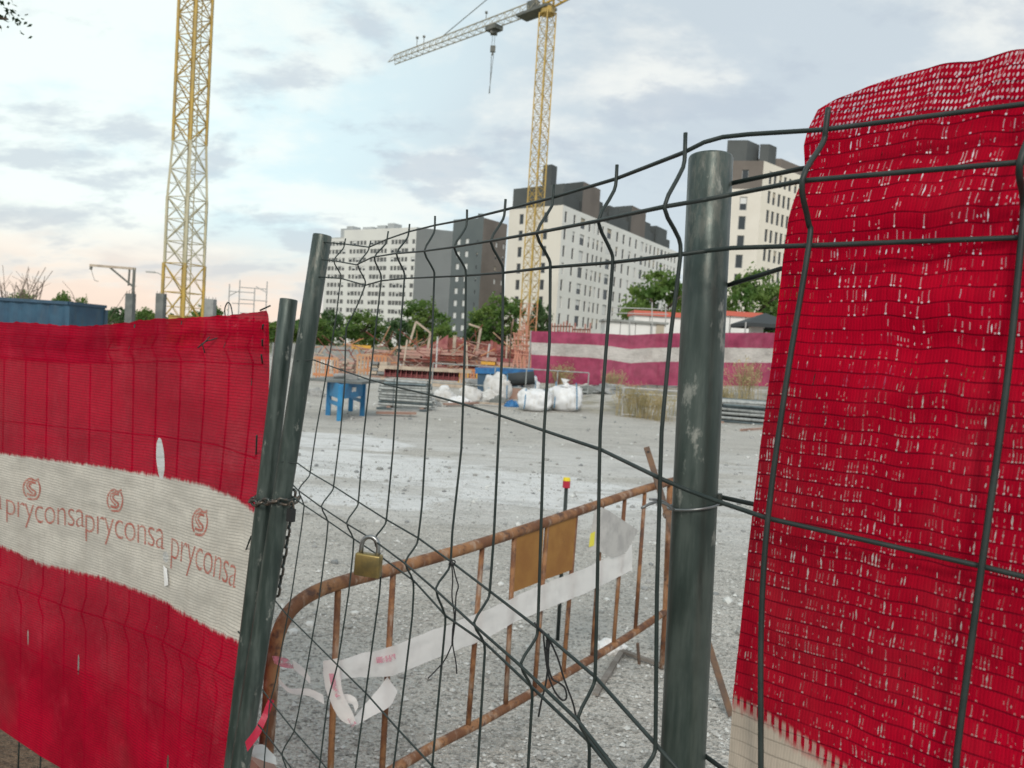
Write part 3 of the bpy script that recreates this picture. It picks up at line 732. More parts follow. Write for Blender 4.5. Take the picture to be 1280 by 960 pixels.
def crane_far():
    d = 85; b = at(659, 430, d); top = at(684.5, 12, d)
    root = thing('tower_crane', 'far yellow tower crane with a lattice jib reaching left across the sky', 'crane', (b.x, b.y, gz(b.x, b.y)))
    b = Vector(((b.x + top.x) / 2, (b.y + top.y) / 2, 0))
    zt = top.z; th = math.radians(41); c = (b.x, b.y); nsec = 6
    for k_ in range(nsec):
        z0 = .5 + (zt - 1.2) * k_ / nsec; z1 = .5 + (zt - 1.2) * (k_ + 1) / nsec
        mb = MB(); lattice_mast(mb, c, 1.30, th, z0, z1, 1.3, .14, .05); mb.build('mast_section', M_yellow if k_ else M_orange_net, root)
    mb = MB(); mb.box((b.x, b.y, .25), (4, 4, .5)); mb.build('base_block', M_concrete, root)
    mb = MB(); mb.tube([(b.x, b.y, zt - .9), (b.x, b.y, zt - .2)], .8, 14); mb.build('slewing_ring', M_yellow, root)
    mb = MB(); tip = at(489, 84, 104.5); s0 = Vector((b.x, b.y, zt + .05)); tip.z = zt + .05
    dr = (tip - s0).normalized(); sd = dr.cross(Vector((0, 0, 1))).normalized(); Lj = (tip - s0).length
    # jib: two bottom chords, one top chord, bracing
    bl = [s0 + sd * .55, s0 - sd * .55]; n = int(Lj / 1.25)
    for p in bl: mb.bar(p, p + dr * Lj, .10)
    mb.bar(s0 + Vector((0, 0, 1.15)), s0 + dr * (Lj - .6) + Vector((0, 0, .95)), .11)
    for k_ in range(n):
        p = s0 + dr * (Lj * k_ / n); q = s0 + dr * (Lj * (k_ + 1) / n); m_ = s0 + dr * (Lj * (k_ + .5) / n) + Vector((0, 0, 1.05))
        for s_ in (-.55, .55):
            mb.bar(p + sd * s_, m_, .045); mb.bar(m_, q + sd * s_, .045)
        mb.bar(p + sd * .55, p - sd * .55, .06)
    mb.build('jib', mat('dull_jib_paint', (.36, .33, .24), .65, 0, (.28, .27, .22), 1), root)
    back = -dr; cj = MB()
    for s_ in (-.6, .6): cj.bar(s0 + sd * s_, s0 + back * 7 + sd * s_ + Vector((0, 0, .9)), .16, .22)
    for k_ in range(6): cj.bar(s0 + back * (k_ * 1.1 + .5) + sd * .6 + Vector((0, 0, .13 * k_)), s0 + back * (k_ * 1.1 + .5) - sd * .6 + Vector((0, 0, .13 * k_)), .1)
    cj.build('counter_jib', M_yellow, root)
    pl = MB(); pl.box(s0 + dr * 1.8 + Vector((0, 0, -.25)), (4.6, 1.8, .3), Matrix.Rotation(math.atan2(dr.y, dr.x), 3, 'Z'))
    pl.box(s0 + dr * 2.6 + sd * .3 + Vector((0, 0, .6)), (1.2, .9, 1.3), Matrix.Rotation(math.atan2(dr.y, dr.x), 3, 'Z')); pl.build('platform', M_cranegrey, root)
    cw = MB(); cw.box(s0 + back * 6.2 + Vector((0, 0, 1.7)), (1.2, 1.1, 1.5), Matrix.Rotation(math.atan2(dr.y, dr.x), 3, 'Z')); cw.build('counterweight', M_concrete, root)
    hd = MB(); ap = s0 + Vector((0, 0, 6.5))
    for i in range(4): hd.bar(s0 + Vector((.6 * (-1) ** (i // 2), .6 * (-1) ** i, 0)), ap, .15)
    hd.build('tower_head', M_yellow, root)
    ti = MB(); ti.bar(ap, s0 + dr * Lj * .62 + Vector((0, 0, 1.1)), .07); ti.bar(ap, s0 + back * 6.5 + Vector((0, 0, .8)), .07); ti.build('tie_bar', M_cranegrey, root)
    q = at(622, 35, 90.6); s_ = (q - s0).dot(dr); tp = s0 + dr * s_
    tr = MB(); tr.box(tp + Vector((0, 0, -.35)), (1.7, 1.3, .5), Matrix.Rotation(math.atan2(dr.y, dr.x), 3, 'Z')); tr.box(tp + Vector((0, 0, -.75)), (.8, .8, .5)); tr.build('trolley', M_cranegrey, root)
    dd = depth(tp); hk = at(620.5, 61, dd); hk.x, hk.y = tp.x, tp.y
    for s2 in (-.2, .2): cb = MB(); cb.tube([tp + dr * s2 + Vector((0, 0, -.6)), hk + dr * s2], .025, 4); cb.build('hoist_cable', M_cranegrey, root)
    hb = MB(); hb.box(hk, (.6, .35, .7)); hb.box(hk - Vector((0, 0, .5)), (.22, .22, .4)); hb.build('hook_block', M_cranegrey, root)
    e = at(616, 116, dd); sl = MB()
    for s2 in (-.12, .12): sl.tube([hk - Vector((s2, 0, .6)), Vector((hk.x - .1 + s2 * .3, hk.y, e.z))], .035, 4)
    sl.build('sling', M_cranegrey, root)
    for (a, h) in ((Lj * .76, .9), (Lj * .81, 1.1), (Lj * .35, .9)):
        lp = MB(); p = s0 + dr * a + Vector((0, 0, 1.0)); lp.bar(p, p + Vector((0, 0, h)), .08); lp.box(p + Vector((0, 0, h)), (.3, .3, .2)); lp.build('jib_light', M_cranegrey, root)
crane_far()

# ------------------------------------------------------------------ trees
def crown_mesh(name, rx, ry, rz, nclump, nleaf, leaf, seed, m):
    rr = random.Random(seed); mb = MB()
    for _ in range(nclump):
        while True:
            a, b, c = rr.uniform(-1, 1), rr.uniform(-1, 1), rr.uniform(-1, 1)
            q = a * a + b * b + c * c
            if .18 < q < 1 and rr.random() < .35 + .65 * q: break
        taper = 1 - .25 * max(0, c)
        ctr = Vector((a * rx * taper * rr.uniform(.8, 1.08), b * ry * taper, c * rz * rr.uniform(.85, 1.1))); cr = rr.uniform(.09, .25) * rx
        for _ in range(nleaf):
            o = Vector((rr.gauss(0, 1), rr.gauss(0, 1), rr.gauss(0, .8))) * cr * .6; p = ctr + o
            x = Vector((rr.uniform(-1, 1), rr.uniform(-1, 1), rr.uniform(-1, 1))).normalized()
            y = x.orthogonal().normalized(); y.rotate(Matrix.Rotation(rr.uniform(0, 6.3), 3, x)); s_ = leaf * rr.uniform(.6, 1.3)
            mb.add([p - x * s_, p + y * s_ * .55, p + x * s_, p - y * s_ * .55], [(0, 1, 2, 3)])
    return mb.mesh(name, m)
CROWNS = [crown_mesh('crown', 1, 1, .85, 92, 42, .075, 1, M_leaf), crown_mesh('crown', 1, 1, 1.1, 88, 42, .075, 2, M_leaf), crown_mesh('crown', 1, 1, 1.0, 90, 42, .075, 3, M_leafd)]
def trunk_mesh():
    mb = MB(); rr = random.Random(4)
    mb.tube(smoothpts([(0, 0, 0), (.03, .02, .3), (-.02, .03, .6), (.02, 0, 1.0)], 3), [.055 - .003 * i for i in range(10)], 7)
    for i in range(6):
        a = i * 1.05; z = .5 + .08 * i
        mb.tube(smoothpts([(0, 0, z), (.12 * math.cos(a), .12 * math.sin(a), z + .15), (.34 * math.cos(a), .34 * math.sin(a), z + .38)], 3), [.025 - .002 * j for j in range(7)], 5)
    return mb.mesh('trunk', M_bark, True)
TRUNK = trunk_mesh()
def tree(px, ytop, wpx, d, kind, label, hcrown=.86, name='leafy_tree'):
    p = at(px, ytop, d); base = Vector((p.x, p.y, gz(p.x, p.y))); Ht = max(1.5, p.z - base.z); rx = wpx * d / FPX / 2
    root = thing(name, label, 'tree', base, 'trees between the site and the far buildings')
    ch = Ht * hcrown / 2
    tr = link('trunk', TRUNK, root, Matrix.Translation(base) @ Matrix.Diagonal((Ht * .9, Ht * .9, Ht - ch, 1)))
    sc_ = 1.0 if kind != 1 else 1 / 1.1
    link('crown', CROWNS[kind], root, Matrix.Translation((base.x, base.y, p.z - ch)) @ Matrix.Rotation(R.uniform(0, 6.28), 4, 'Z') @ Matrix.Diagonal((rx, rx, ch * sc_, 1)))
for a in ((400, 396, 42, 78, 0, 'small round tree just right of the tall leaning post, in front of pale block'),
          (414, 388, 46, 100, 2, 'dark tree behind the small round tree by the leaning post'),
          (457, 386, 62, 84, 0, 'bushy tree below the leftmost pale building, above the orange barriers'),
          (500, 399, 44, 82, 2, 'dark blue-green tree between the two bushy trees of the left block'),
          (530, 375, 64, 86, 1, 'tall tree in front of the corner where pale block meets slate tower'),
          (556, 402, 40, 76, 0, 'low bright green tree at the foot of the slate tower'),
          (600, 392, 40, 92, 2, 'dark low tree at the right foot of the slate tower'),
          (628, 371, 74, 90, 1, 'broad green tree just left of the far crane mast'),
          (676, 376, 34, 95, 2, 'slim tree directly behind the far crane mast'),
          (800, 372, 60, 75, 0, 'low green tree above the white shed roof, left of the thick post'),
          (828, 339, 88, 78, 1, 'tall bright green tree left of the thick post, over the white cabins'),
          (870, 350, 70, 84, 0, 'tree hidden mostly behind the thick post'),
          (942, 338, 86, 80, 1, 'tall green tree right of the thick post, below the cream block'),
          (985, 345, 80, 86, 0, 'tree beside the right netting edge above the black canopy')):
    tree(*a)
for a in ((30, 361, 42, 48, 0, 'small leafy tree top above the blue container, leftmost'),
          (80, 362, 36, 50, 0, 'small leafy tree top above the right half of the blue container'),
          (104, 372, 22, 48, 1, 'tiny tree top over the right end of the blue container'),
          (150, 385, 48, 60, 2, 'low dark tree between blue container and hoist column'),
          (182, 383, 34, 70, 0, 'low tree between the hoist column and the second column'),
          (262, 381, 46, 66, 1, 'low tree behind the pale concrete column right of the near crane'),
          (352, 400, 60, 95, 0, 'low tree seen between netting edge and the leaning posts'),
          (330, 402, 50, 105, 2, 'low dark tree behind the upper right corner of the left netting')):
    tree(*a)
def hedge_trees():
    # far wood closing the horizon: reads as one mass
    rr = random.Random(9); mb = MB()
    for i in range(5200):
        px = rr.uniform(-500, 1750); d = rr.uniform(300, 340); p = at(px, 480, d); h = rr.uniform(0, 7.0) * (1 + .35 * noise.noise(Vector((px * .02, 0, 0))))
        c = Vector((p.x, p.y, h)); s_ = rr.uniform(.8, 1.9)
        x = Vector((rr.uniform(-1, 1), rr.uniform(-1, 1), rr.uniform(-1, 1))).normalized(); y = x.orthogonal().normalized()
        mb.add([c - x * s_, c + y * s_, c + x * s_, c - y * s_], [(0, 1, 2, 3)])
    tag(mb.build('far_wood', M_leafd), 'distant line of trees closing the horizon', 'trees', kind='stuff')
hedge_trees()
def overhang():
    # tree standing just left of the view, one leafy branch reaching into the top corner
    root = thing('overhanging_tree', 'leafy branch of a nearby tree poking in at the top left corner', 'tree', (-7.2, 6.0, 0))
    a = Vector((-7.2, 6.0, 0)); tip = at(10, 24, 5.6)
    mb = MB(); mb.tube(smoothpts([a, a + Vector((.1, 0, 1.5)), a + Vector((0, .05, 3.2)), a + Vector((.2, -.1, 5.2))], 4), [.16 - .008 * i for i in range(13)], 9); mb.build('trunk', M_bark, root, True)
    br = smoothpts([a + Vector((0, .05, 3.0)), a + Vector((1.2, -.1, 3.9)), at(-70, -14, 5.6), at(-12, 18, 5.6), tip], 5)
    mb = MB(); mb.tube(br, [.05 * (1 - i / len(br)) + .004 for i in range(len(br))], 6); mb.build('branch', M_bark, root, True)
    mb = MB(); rr = random.Random(3)
    for i in range(300):
        q = rr.random() * .97 ** .6; k_ = int(q * (len(br) - 1)); p = br[k_] + Vector((rr.gauss(0, .055), rr.gauss(0, .14), rr.gauss(0, .04) + (.05 if k_ < len(br) - 3 else 0)))
        pp = p - CAM; 
        x = Vector((rr.uniform(-1, 1), rr.uniform(-1, 1), rr.uniform(-1, .4))).normalized(); y = x.orthogonal().normalized(); y.rotate(Matrix.Rotation(rr.uniform(0, 6.3), 3, x)); s_ = rr.uniform(.016, .03)
        mb.add([p - x * s_, p - x * .2 * s_ + y * s_ * .5, p + x * s_, p - x * .2 * s_ - y * s_ * .5], [(0, 1, 2, 3)])
    for i in range(900):
        p = a + Vector((rr.gauss(-.4, 1.0), rr.gauss(0, 1.0), 5.0 + rr.gauss(0, .8)))
        x = Vector((rr.uniform(-1, 1), rr.uniform(-1, 1), rr.uniform(-1, .4))).normalized(); y = x.orthogonal().normalized(); s_ = rr.uniform(.04, .08)
        mb.add([p - x * s_, p + y * s_ * .5, p + x * s_, p - y * s_ * .5], [(0, 1, 2, 3)])
    mb.build('leaves', M_leafn, root)
overhang()
def twiggy(px, pyb, d, h, label, n=16, mt=None, name='dry_shrub', spread=.45, group=None, r=.006):
    p = at(px, pyb, d); b = Vector((p.x, p.y, gz(p.x, p.y)))
    root = thing(name, label, 'shrub' if name == 'dry_shrub' else 'weed', b, group); rr = random.Random(int(px * 7 + d)); mb = MB(); hd = MB()
    for i in range(n):
        a = rr.uniform(0, 6.28); s_ = rr.uniform(.1, spread) * h; hh = h * rr.uniform(.6, 1)
        b0 = b + Vector((rr.gauss(0, .16), rr.gauss(0, .12), -.03)) if name != 'dry_shrub' else b
        q = [b0, b0 + Vector((s_ * .25 * math.cos(a), s_ * .25 * math.sin(a), hh * .5)), b0 + Vector((s_ * .7 * math.cos(a), s_ * math.sin(a), hh))]
        mb.tube(smoothpts(q, 3), r, 4, False)
        for k_ in range(3):
            o = q[1].lerp(q[2], rr.random()); e = o + Vector((rr.uniform(-1, 1), rr.uniform(-1, 1), rr.uniform(.2, 1))) * h * .16
            mb.tube([o, e], r * .6, 3, False)
            if name != 'dry_shrub':
                x = (e - o).normalized(); y = x.orthogonal().normalized()
                for _ in range(2):
                    ee = e + Vector((rr.gauss(0, .03), rr.gauss(0, .03), rr.gauss(0, .04))); s2 = h * .026
                    hd.add([ee - x * s2, ee + y * s2 * .6, ee + x * s2, ee - y * s2 * .6], [(0, 1, 2, 3)])
    tag(mb.build('stems', mt or M_twig, root), kind='stuff')
    if hd.v: tag(hd.build('seed_heads', mt or M_twig, root), kind='stuff')
twiggy(14, 376, 32, 4.1, 'bare dry shrub sticking up over the blue container, at the picture edge', 26, r=.012)
twiggy(42, 376, 33, 3.6, 'second bare shrub over the blue container, right of the first', 14, r=.012)
twiggy(118, 383, 36, 3.3, 'bare branch leaning right over the end of the blue container', 6, spread=1.0, r=.014)

# ------------------------------------------------------------------ left background: container, hoist, columns, scaffold
def container():
    d = 30; A = at(-190, 380, d + .6); B = at(86, 381.5, d); A.z = B.z = 0; zt = 2.43
    root = thing('shipping_container', 'weathered blue steel container behind the left netting', 'container', (B.x, B.y, 0))
    u = (B - A).normalized(); n = Vector((-u.y, u.x, 0)); L = (B - A).length; mb = MB(); V = []
    k_ = int(L / .14); prof = [0, 0, .04, .04]
    for i in range(k_ + 1):
        p = A + u * (L * i / k_) + n * prof[i % 4]; V += [(p.x, p.y, .15), (p.x, p.y, zt - .12)]
    mb.add(V, [(2 * i, 2 * i + 2, 2 * i + 3, 2 * i + 1) for i in range(k_)]); mb.build('corrugated_side', M_blue_c, root)
    e = B + n * 2.4; f = A + n * 2.4
    mb = MB(); mb.add([B, e, e + Vector((0, 0, zt - .1)), B + Vector((0, 0, zt - .1))], [(0, 1, 2, 3)]); mb.add([f, A, A + Vector((0, 0, zt - .1)), f + Vector((0, 0, zt - .1))], [(0, 1, 2, 3)]); mb.add([e, f, f + Vector((0, 0, zt - .1)), e + Vector((0, 0, zt - .1))], [(0, 1, 2, 3)]); mb.build('end_wall', M_blue_c, root)
    Z = Vector((0, 0, zt))
    mb = MB(); mb.add([A + Z * .99, B + Z * .99, e + Z * .99, f + Z * .99], [(0, 1, 2, 3)]); mb.build('roof', M_darkblue, root)
    mb = MB(); 
    for (p, q) in ((A, B), (B, e), (e, f), (f, A)): mb.bar(p + Vector((0, 0, zt - .06)), q + Vector((0, 0, zt - .06)), .14, .12)
    mb.build('top_rail', M_darkblue, root)
    for p in (A, B, e, f): mb = MB(); mb.box((p.x, p.y, zt / 2 - .1), (.16, .16, zt - .2)); mb.build('corner_post', M_blue_c, root)
container()
def column(px, x0, x1, ytop, d, m, label, rebar=False):
    a = at(x0, ytop, d); b = at(x1, ytop, d); c = (a + b) / 2; wdt = (b - a).length
    root = thing('concrete_column', label, 'column', (c.x, c.y, 0))
    mb = MB(); mb.box((c.x, c.y, c.z / 2), (wdt, wdt, c.z)); mb.build('shaft', m, root)
    for i, j in ((-1, -1), (1, -1), (1, 1), (-1, 1)): mb = MB(); mb.tube([(c.x + i * wdt * .38, c.y + j * wdt * .38, c.z - .1), (c.x + i * wdt * .38, c.y + j * wdt * .38, c.z + .12)], .012, 4); mb.build('rebar_end', M_rustdark, root)
    return c
cc = column(163, 159, 168, 367, 40, M_conc_dark, 'dark concrete column carrying a hoist arm, left of the near crane')
column(201, 197, 206.5, 367, 42, M_conc_dark, 'dark concrete column just left of the near crane mast')
column(263, 258, 269, 374, 41, M_concrete, 'pale grey concrete column just right of the near crane mast')
def hoist():
    d = 40; root = thing('hoist_frame', 'thin steel hoist frame with a long arm standing on a concrete column', 'hoist', at(166, 367, d))
    P = lambda x, y: at(x, y, d)
    mb = MB(); mb.bar(P(168, 335), P(166, 372), .12); mb.build('mast', M_cranegrey, root)
    mb = MB(); mb.bar(P(112.5, 331.5), P(169.5, 336), .12); mb.build('arm', M_palewood, root)
    mb = MB(); mb.bar(P(137, 334), P(166, 358), .08); mb.bar(P(162, 336), P(160.5, 357), .07); mb.build('brace', M_cranegrey, root)
    mb = MB(); mb.tube([P(114, 333), P(113.5, 337)], .07, 8); mb.tube([P(114, 337), P(118, 350), P(123, 352)], .015, 4); mb.build('pulley_rope', M_cranegrey, root)
hoist()
def scaffold():
    d = 46; P = lambda x, y, k_=0: at(x, y, d) + Vector((0, k_, 0))
    c = P(312, 390); root = thing('scaffold_tower', 'thin grey scaffold frame above the right end of the left netting', 'scaffold', (c.x, c.y, 0))
    for x, y0 in ((287, 355), (300, 350), (318.5, 360), (334, 352)):
        mb = MB(); a = P(x, y0); b = Vector((a.x, a.y, 0)); mb.tube([b, a], .035, 6); mb.build('upright', M_lamp, root)
    for (x0, y0, x1, y1) in ((287, 364, 318, 366), (287, 369.5, 300, 363), (300, 359, 334, 361.5), (300, 374, 334, 376.5), (290, 379, 318, 380), (320, 358, 334, 366), (300, 391, 334, 393)):
        mb = MB(); mb.tube([P(x0, y0), P(x1, y1)], .03, 5); mb.build('ledger', M_lamp, root)
scaffold()
def street_lamp():
    d = 82; b = at(204, 390, d); root = thing('street_lamp', 'thin street lamp with curved arm left of the near crane', 'lamp', (b.x, b.y, 0))
    mb = MB(); a = at(205, 348, d); mb.tube([(b.x, b.y, 0), a, at(203, 344, d), at(197, 341, d), at(189, 340, d)], [.11, .08, .07, .06, .05], 7); mb.build('pole', M_lamp, root, True)
    mb = MB(); mb.box(at(188, 340, d), (.9, .3, .16)); mb.build('lamp_head', M_lamp, root)
street_lamp()

# ------------------------------------------------------------------ the works behind: formwork, timber, barriers
def planks():
    g, d = G(570, 470); d = 40.0
    A = at(494, 462, d); B = at(655, 464, d); root = thing('timber_stack', 'long stack of pinkish brown shuttering planks behind the dark red formwork', 'timber', ((A.x + B.x) / 2, A.y, 0))
    zt = zat(570, 437, d); rr = random.Random(5); nrow = 9; dz = (zt - .05) / nrow
    for r_ in range(nrow):
        x = A.x + rr.uniform(-.3, .3)
        while x < B.x:
            L = rr.uniform(1.0, 2.4); mb = MB(); y = A.y + rr.uniform(-.22, .25); 
            mb.box((x + L / 2, y + .5, .05 + dz * (r_ + .5)), (L - rr.uniform(.03, .25), 1.0, dz * rr.uniform(.6, .9)), Matrix.Rotation(rr.gauss(0, .012), 3, 'Y'))
            mb.build('plank', (M_wood2, M_wood, M_wood2, M_rustheap, M_palewood, M_wood)[rr.randrange(6)], root); x += L
planks()
def formwork_row():
    g, d = G(525, 481); A = at(480, 481, d); B = at(573, 481, d); A.z = B.z = 0
    root = thing('formwork_row', 'row of dark red ribbed formwork panels under a pale beam, behind the grey tube stack', 'formwork', ((A.x + B.x) / 2, A.y, 0))
    u = (B - A); n = 14; zt = zat(525, 463, d)
    for i in range(n):
        p = A + u * ((i + .5) / n); W = u.length / n
        mb = MB(); mb.box((p.x, p.y + .12, .12 + zt / 2), (W * .96, .05, zt - .24), mi=1); mb.box((p.x - W * .4, p.y, .12 + zt / 2), (W * .2, .2, zt - .24)); mb.box((p.x + W * .1, p.y + .05, .12 + zt / 2), (W * .12, .1, zt - .24))
        for z in (.3, zt - .2): mb.box((p.x, p.y + .06, z), (W * .9, .1, .06))
        mb.build('panel', [M_formred, M_formdark], root)
    mb = MB(); mb.bar(A + Vector((-.2, -.1, zt + .05)), B + Vector((.5, -.1, zt + .08)), .3, .13); mb.build('beam', M_palewood, root)
    mb = MB(); mb.bar(A + Vector((-.1, -.25, .1)), B + Vector((.3, -.25, .1)), .25, .2); mb.build('beam', M_palewood, root)
formwork_row()
def rust_heap(x0, x1, xp, yp, yb, d, label):
    rr = random.Random(int(x0)); a = at(x0, yb, d); b = at(x1, yb, d); root = thing('rusty_sheet_heap', label, 'sheet heap', ((a.x + b.x) / 2, a.y, 0))
    for i in range(12):
        t0 = i / 12; x = x0 + (x1 - x0) * t0; xe = x + (x1 - x0) * .2
        yt = lambda q: yb + (yp - yb) * (1 - abs(q - xp) / max(xp - x0, x1 - xp)) * rr.uniform(.55, 1.08)
        p = [at(x, yb + 3, d), at(xe, yb + 3, d), at(xe, yt(xe), d + 1.2), at(x, yt(x), d + 1.2)]
        off = Vector((0, rr.uniform(-.4, .4), 0)); p = [q + off for q in p]; q2 = [q + Vector((0, .05, 0)) for q in p]
        p[0].z = p[1].z = q2[0].z = q2[1].z = .02
        mb = MB(); mb.add(p + q2, [(0, 1, 2, 3), (7, 6, 5, 4), (0, 4, 5, 1), (1, 5, 6, 2), (2, 6, 7, 3), (3, 7, 4, 0)]); mb.build('sheet', M_rustheap if i % 4 else M_formred, root)
rust_heap(518, 598, 566, 417, 438, 44, 'peaked heap of rust red sheets behind the left part of plank stack')
rust_heap(590, 660, 612, 423, 440, 46, 'lower heap of rust red sheets between the peak and far crane')
def prop(pts, d, label):
    P = [at(x, y, d) for x, y in pts]; e = P[-1]
    b = Vector((e.x, e.y, .1)); root = thing('timber_prop', label, 'prop', b, 'raking props over the plank stack')
    for i in range(len(P) - 1):
        mb = MB(); mb.bar(P[i], P[i + 1], .13, .1); mb.build('pole', M_palewood, root)
    mb = MB(); mb.bar(e, b, .13, .1); mb.build('pole', M_palewood, root)
prop([(512, 429), (520, 402), (538, 416), (534, 440)], 41.5, 'pale bent timber prop in front of the peaked rust heap')
prop([(586, 405), (601, 410), (596, 440)], 43, 'pale bent timber prop over the lower rust heap')
def post_bit(px, y0, y1, d, m, label, w_=.14):
    a = at(px, y0, d); root = thing('marker_post', label, 'post', (a.x, a.y, 0))
    mb = MB(); mb.box((a.x, a.y, a.z / 2), (w_, w_, a.z)); mb.build('shaft', m, root)
    mb = MB(); mb.box((a.x, a.y, a.z + .03), (w_ * 1.25, w_ * 1.25, .06)); mb.build('cap', m, root)
post_bit(568.5, 421, 437, 42.5, M_palewood, 'short pale post standing up in front of the rust heap', .17)
def slat_barrier(x0, x1, yt, yb, label, m, n=9, m2=None):
    g, d = G((x0 + x1) / 2, yb); a = at(x0, yb, d); b = at(x1, yb, d); a.z = b.z = gz(a.x, a.y); zt = zat((x0 + x1) / 2, yt, d)
    root = thing('plastic_barrier', label, 'barrier', (a + b) / 2); u = b - a
    for z in (zt - .05, a.z + .25): mb = MB(); mb.bar(a + Vector((0, 0, z - a.z)), b + Vector((0, 0, z - a.z)), .06, .1); mb.build('rail', m, root)
    for i in range(n + 1):
        p = a + u * (i / n); mb = MB(); mb.box((p.x, p.y, (a.z + zt) / 2), (u.length / n * .55, .04, zt - a.z - .1)); mb.build('slat', m if (not m2 or i % 3) else m2, root)
slat_barrier(391, 421, 446, 477, 'orange slatted barrier just right of the leaning posts', M_orange_net, 8, M_palewood)
slat_barrier(446, 481, 443, 470, 'orange barrier behind the blue stand', M_orange_net, 8)
slat_barrier(573, 599, 461, 481, 'orange barrier at the right end of dark red formwork', M_orange_net, 7, M_yellow_sheet)
def lowwall(x0, x1, yt, d, m, label, name='site_wall', cat='wall', hb=0):
    a = at(x0, yt, d); b = at(x1, yt, d); root = thing(name, label, cat, ((a.x + b.x) / 2, a.y, hb)); n = max(2, int((b.x - a.x) / 1.0)); zt = (a.z + b.z) / 2
    for i in range(n):
        mb = MB(); W = (b.x - a.x) / n; mb.box((a.x + W * (i + .5), a.y + R.uniform(0, .03), hb + (zt - hb) / 2), (W - .03, .12, zt - hb + R.uniform(-.05, .03))); mb.build('panel', m, root)
lowwall(340, 470, 432, 56, M_concrete, 'low grey panel wall below the left trees')
lowwall(439, 464, 431.5, 52, M_yellow_sheet, 'yellow sheeting leaning above the orange barrier', 'yellow_sheeting', 'sheeting', 1.0)
lowwall(470, 500, 444, 43, M_wood, 'brown shuttering board at the left end of the plank stack', 'shuttering_board', 'board')

def stacked(x0, x1, yt, yb, d, m, label, name, cat, layers=4, cols=2):
    a = at(x0, yb, d); b = at(x1, yb, d); zt = zat((x0 + x1) / 2, yt, d); W = b.x - a.x; z0 = max(.0, a.z if a.z > .3 else 0.0)
    root = thing(name, label, cat, ((a.x + b.x) / 2, a.y, z0)); rr = random.Random(int(x0 + yt)); hgt = (zt - z0) / layers
    for l in range(layers):
        for c_ in range(cols):
            mb = MB(); mb.box((a.x + W * (c_ + .5) / cols + rr.gauss(0, .03), a.y + rr.gauss(.3, .05), z0 + hgt * (l + .5)), (W / cols * rr.uniform(.85, .98), .8, hgt * rr.uniform(.75, .95)), Matrix.Rotation(rr.gauss(0, .05), 3, 'Z')); mb.build('block', m[(l + c_) % len(m)], root)
    mb = MB(); mb.box(((a.x + b.x) / 2, a.y + .3, z0 + .04), (W * 1.04, .9, .07)); mb.build('pallet', M_wood, root)
stacked(398, 416, 447, 470, 39, [M_white, M_bagd], 'pallet of pale wrapped blocks just behind the blue stand, left', 'block_pallet', 'pallet', 4)
stacked(420, 441, 452, 474, 37, [M_wood2, M_palewood], 'pallet of pinkish blocks directly over the blue stand', 'block_pallet', 'pallet', 5, 3)
stacked(462, 482, 452, 478, 35, [M_debris, M_palewood], 'pallet of grey and pale blocks left of the dark red formwork', 'block_pallet', 'pallet', 5)
stacked(455, 492, 437, 450, 47, [M_rustheap, M_wood2], 'low stack of rust brown boards behind the second orange barrier', 'board_stack', 'boards', 4, 1)
stacked(600, 640, 447, 466, 37, [M_wood2, M_formred, M_yellow_sheet], 'mixed stack of reddish and yellow boards in front of the plank stack, over the trough', 'board_stack', 'boards', 4, 2)
for i_, (x_, y0_, y1_) in enumerate(((509, 425, 463), (547, 421, 462), (583, 428, 462), (612, 430, 462), (634, 420, 462))):
    a_ = at(x_, y0_, 39); b_ = at(x_ - 6 + 4 * (i_ % 3), y1_, 38.6); rt = thing('leaning_prop', ('thin pale prop leaning on the left end of plank stack', 'thin pale prop leaning on the planks below the peaked heap', 'thin pale prop at the middle of plank stack, right of the peak', 'thin pale prop leaning right of the short pale post', 'thin pale prop near the right end of plank stack')[i_], 'prop', (b_.x, b_.y, 0), 'props leaning on the plank stack')
    mb = MB(); mb.bar(a_, (b_.x, b_.y, 0), .07); mb.build('pole', M_lamp if i_ % 2 else M_palewood, rt); mb = MB(); mb.box((b_.x, b_.y, .02), (.3, .3, .04)); mb.build('foot_plate', M_lamp, rt)

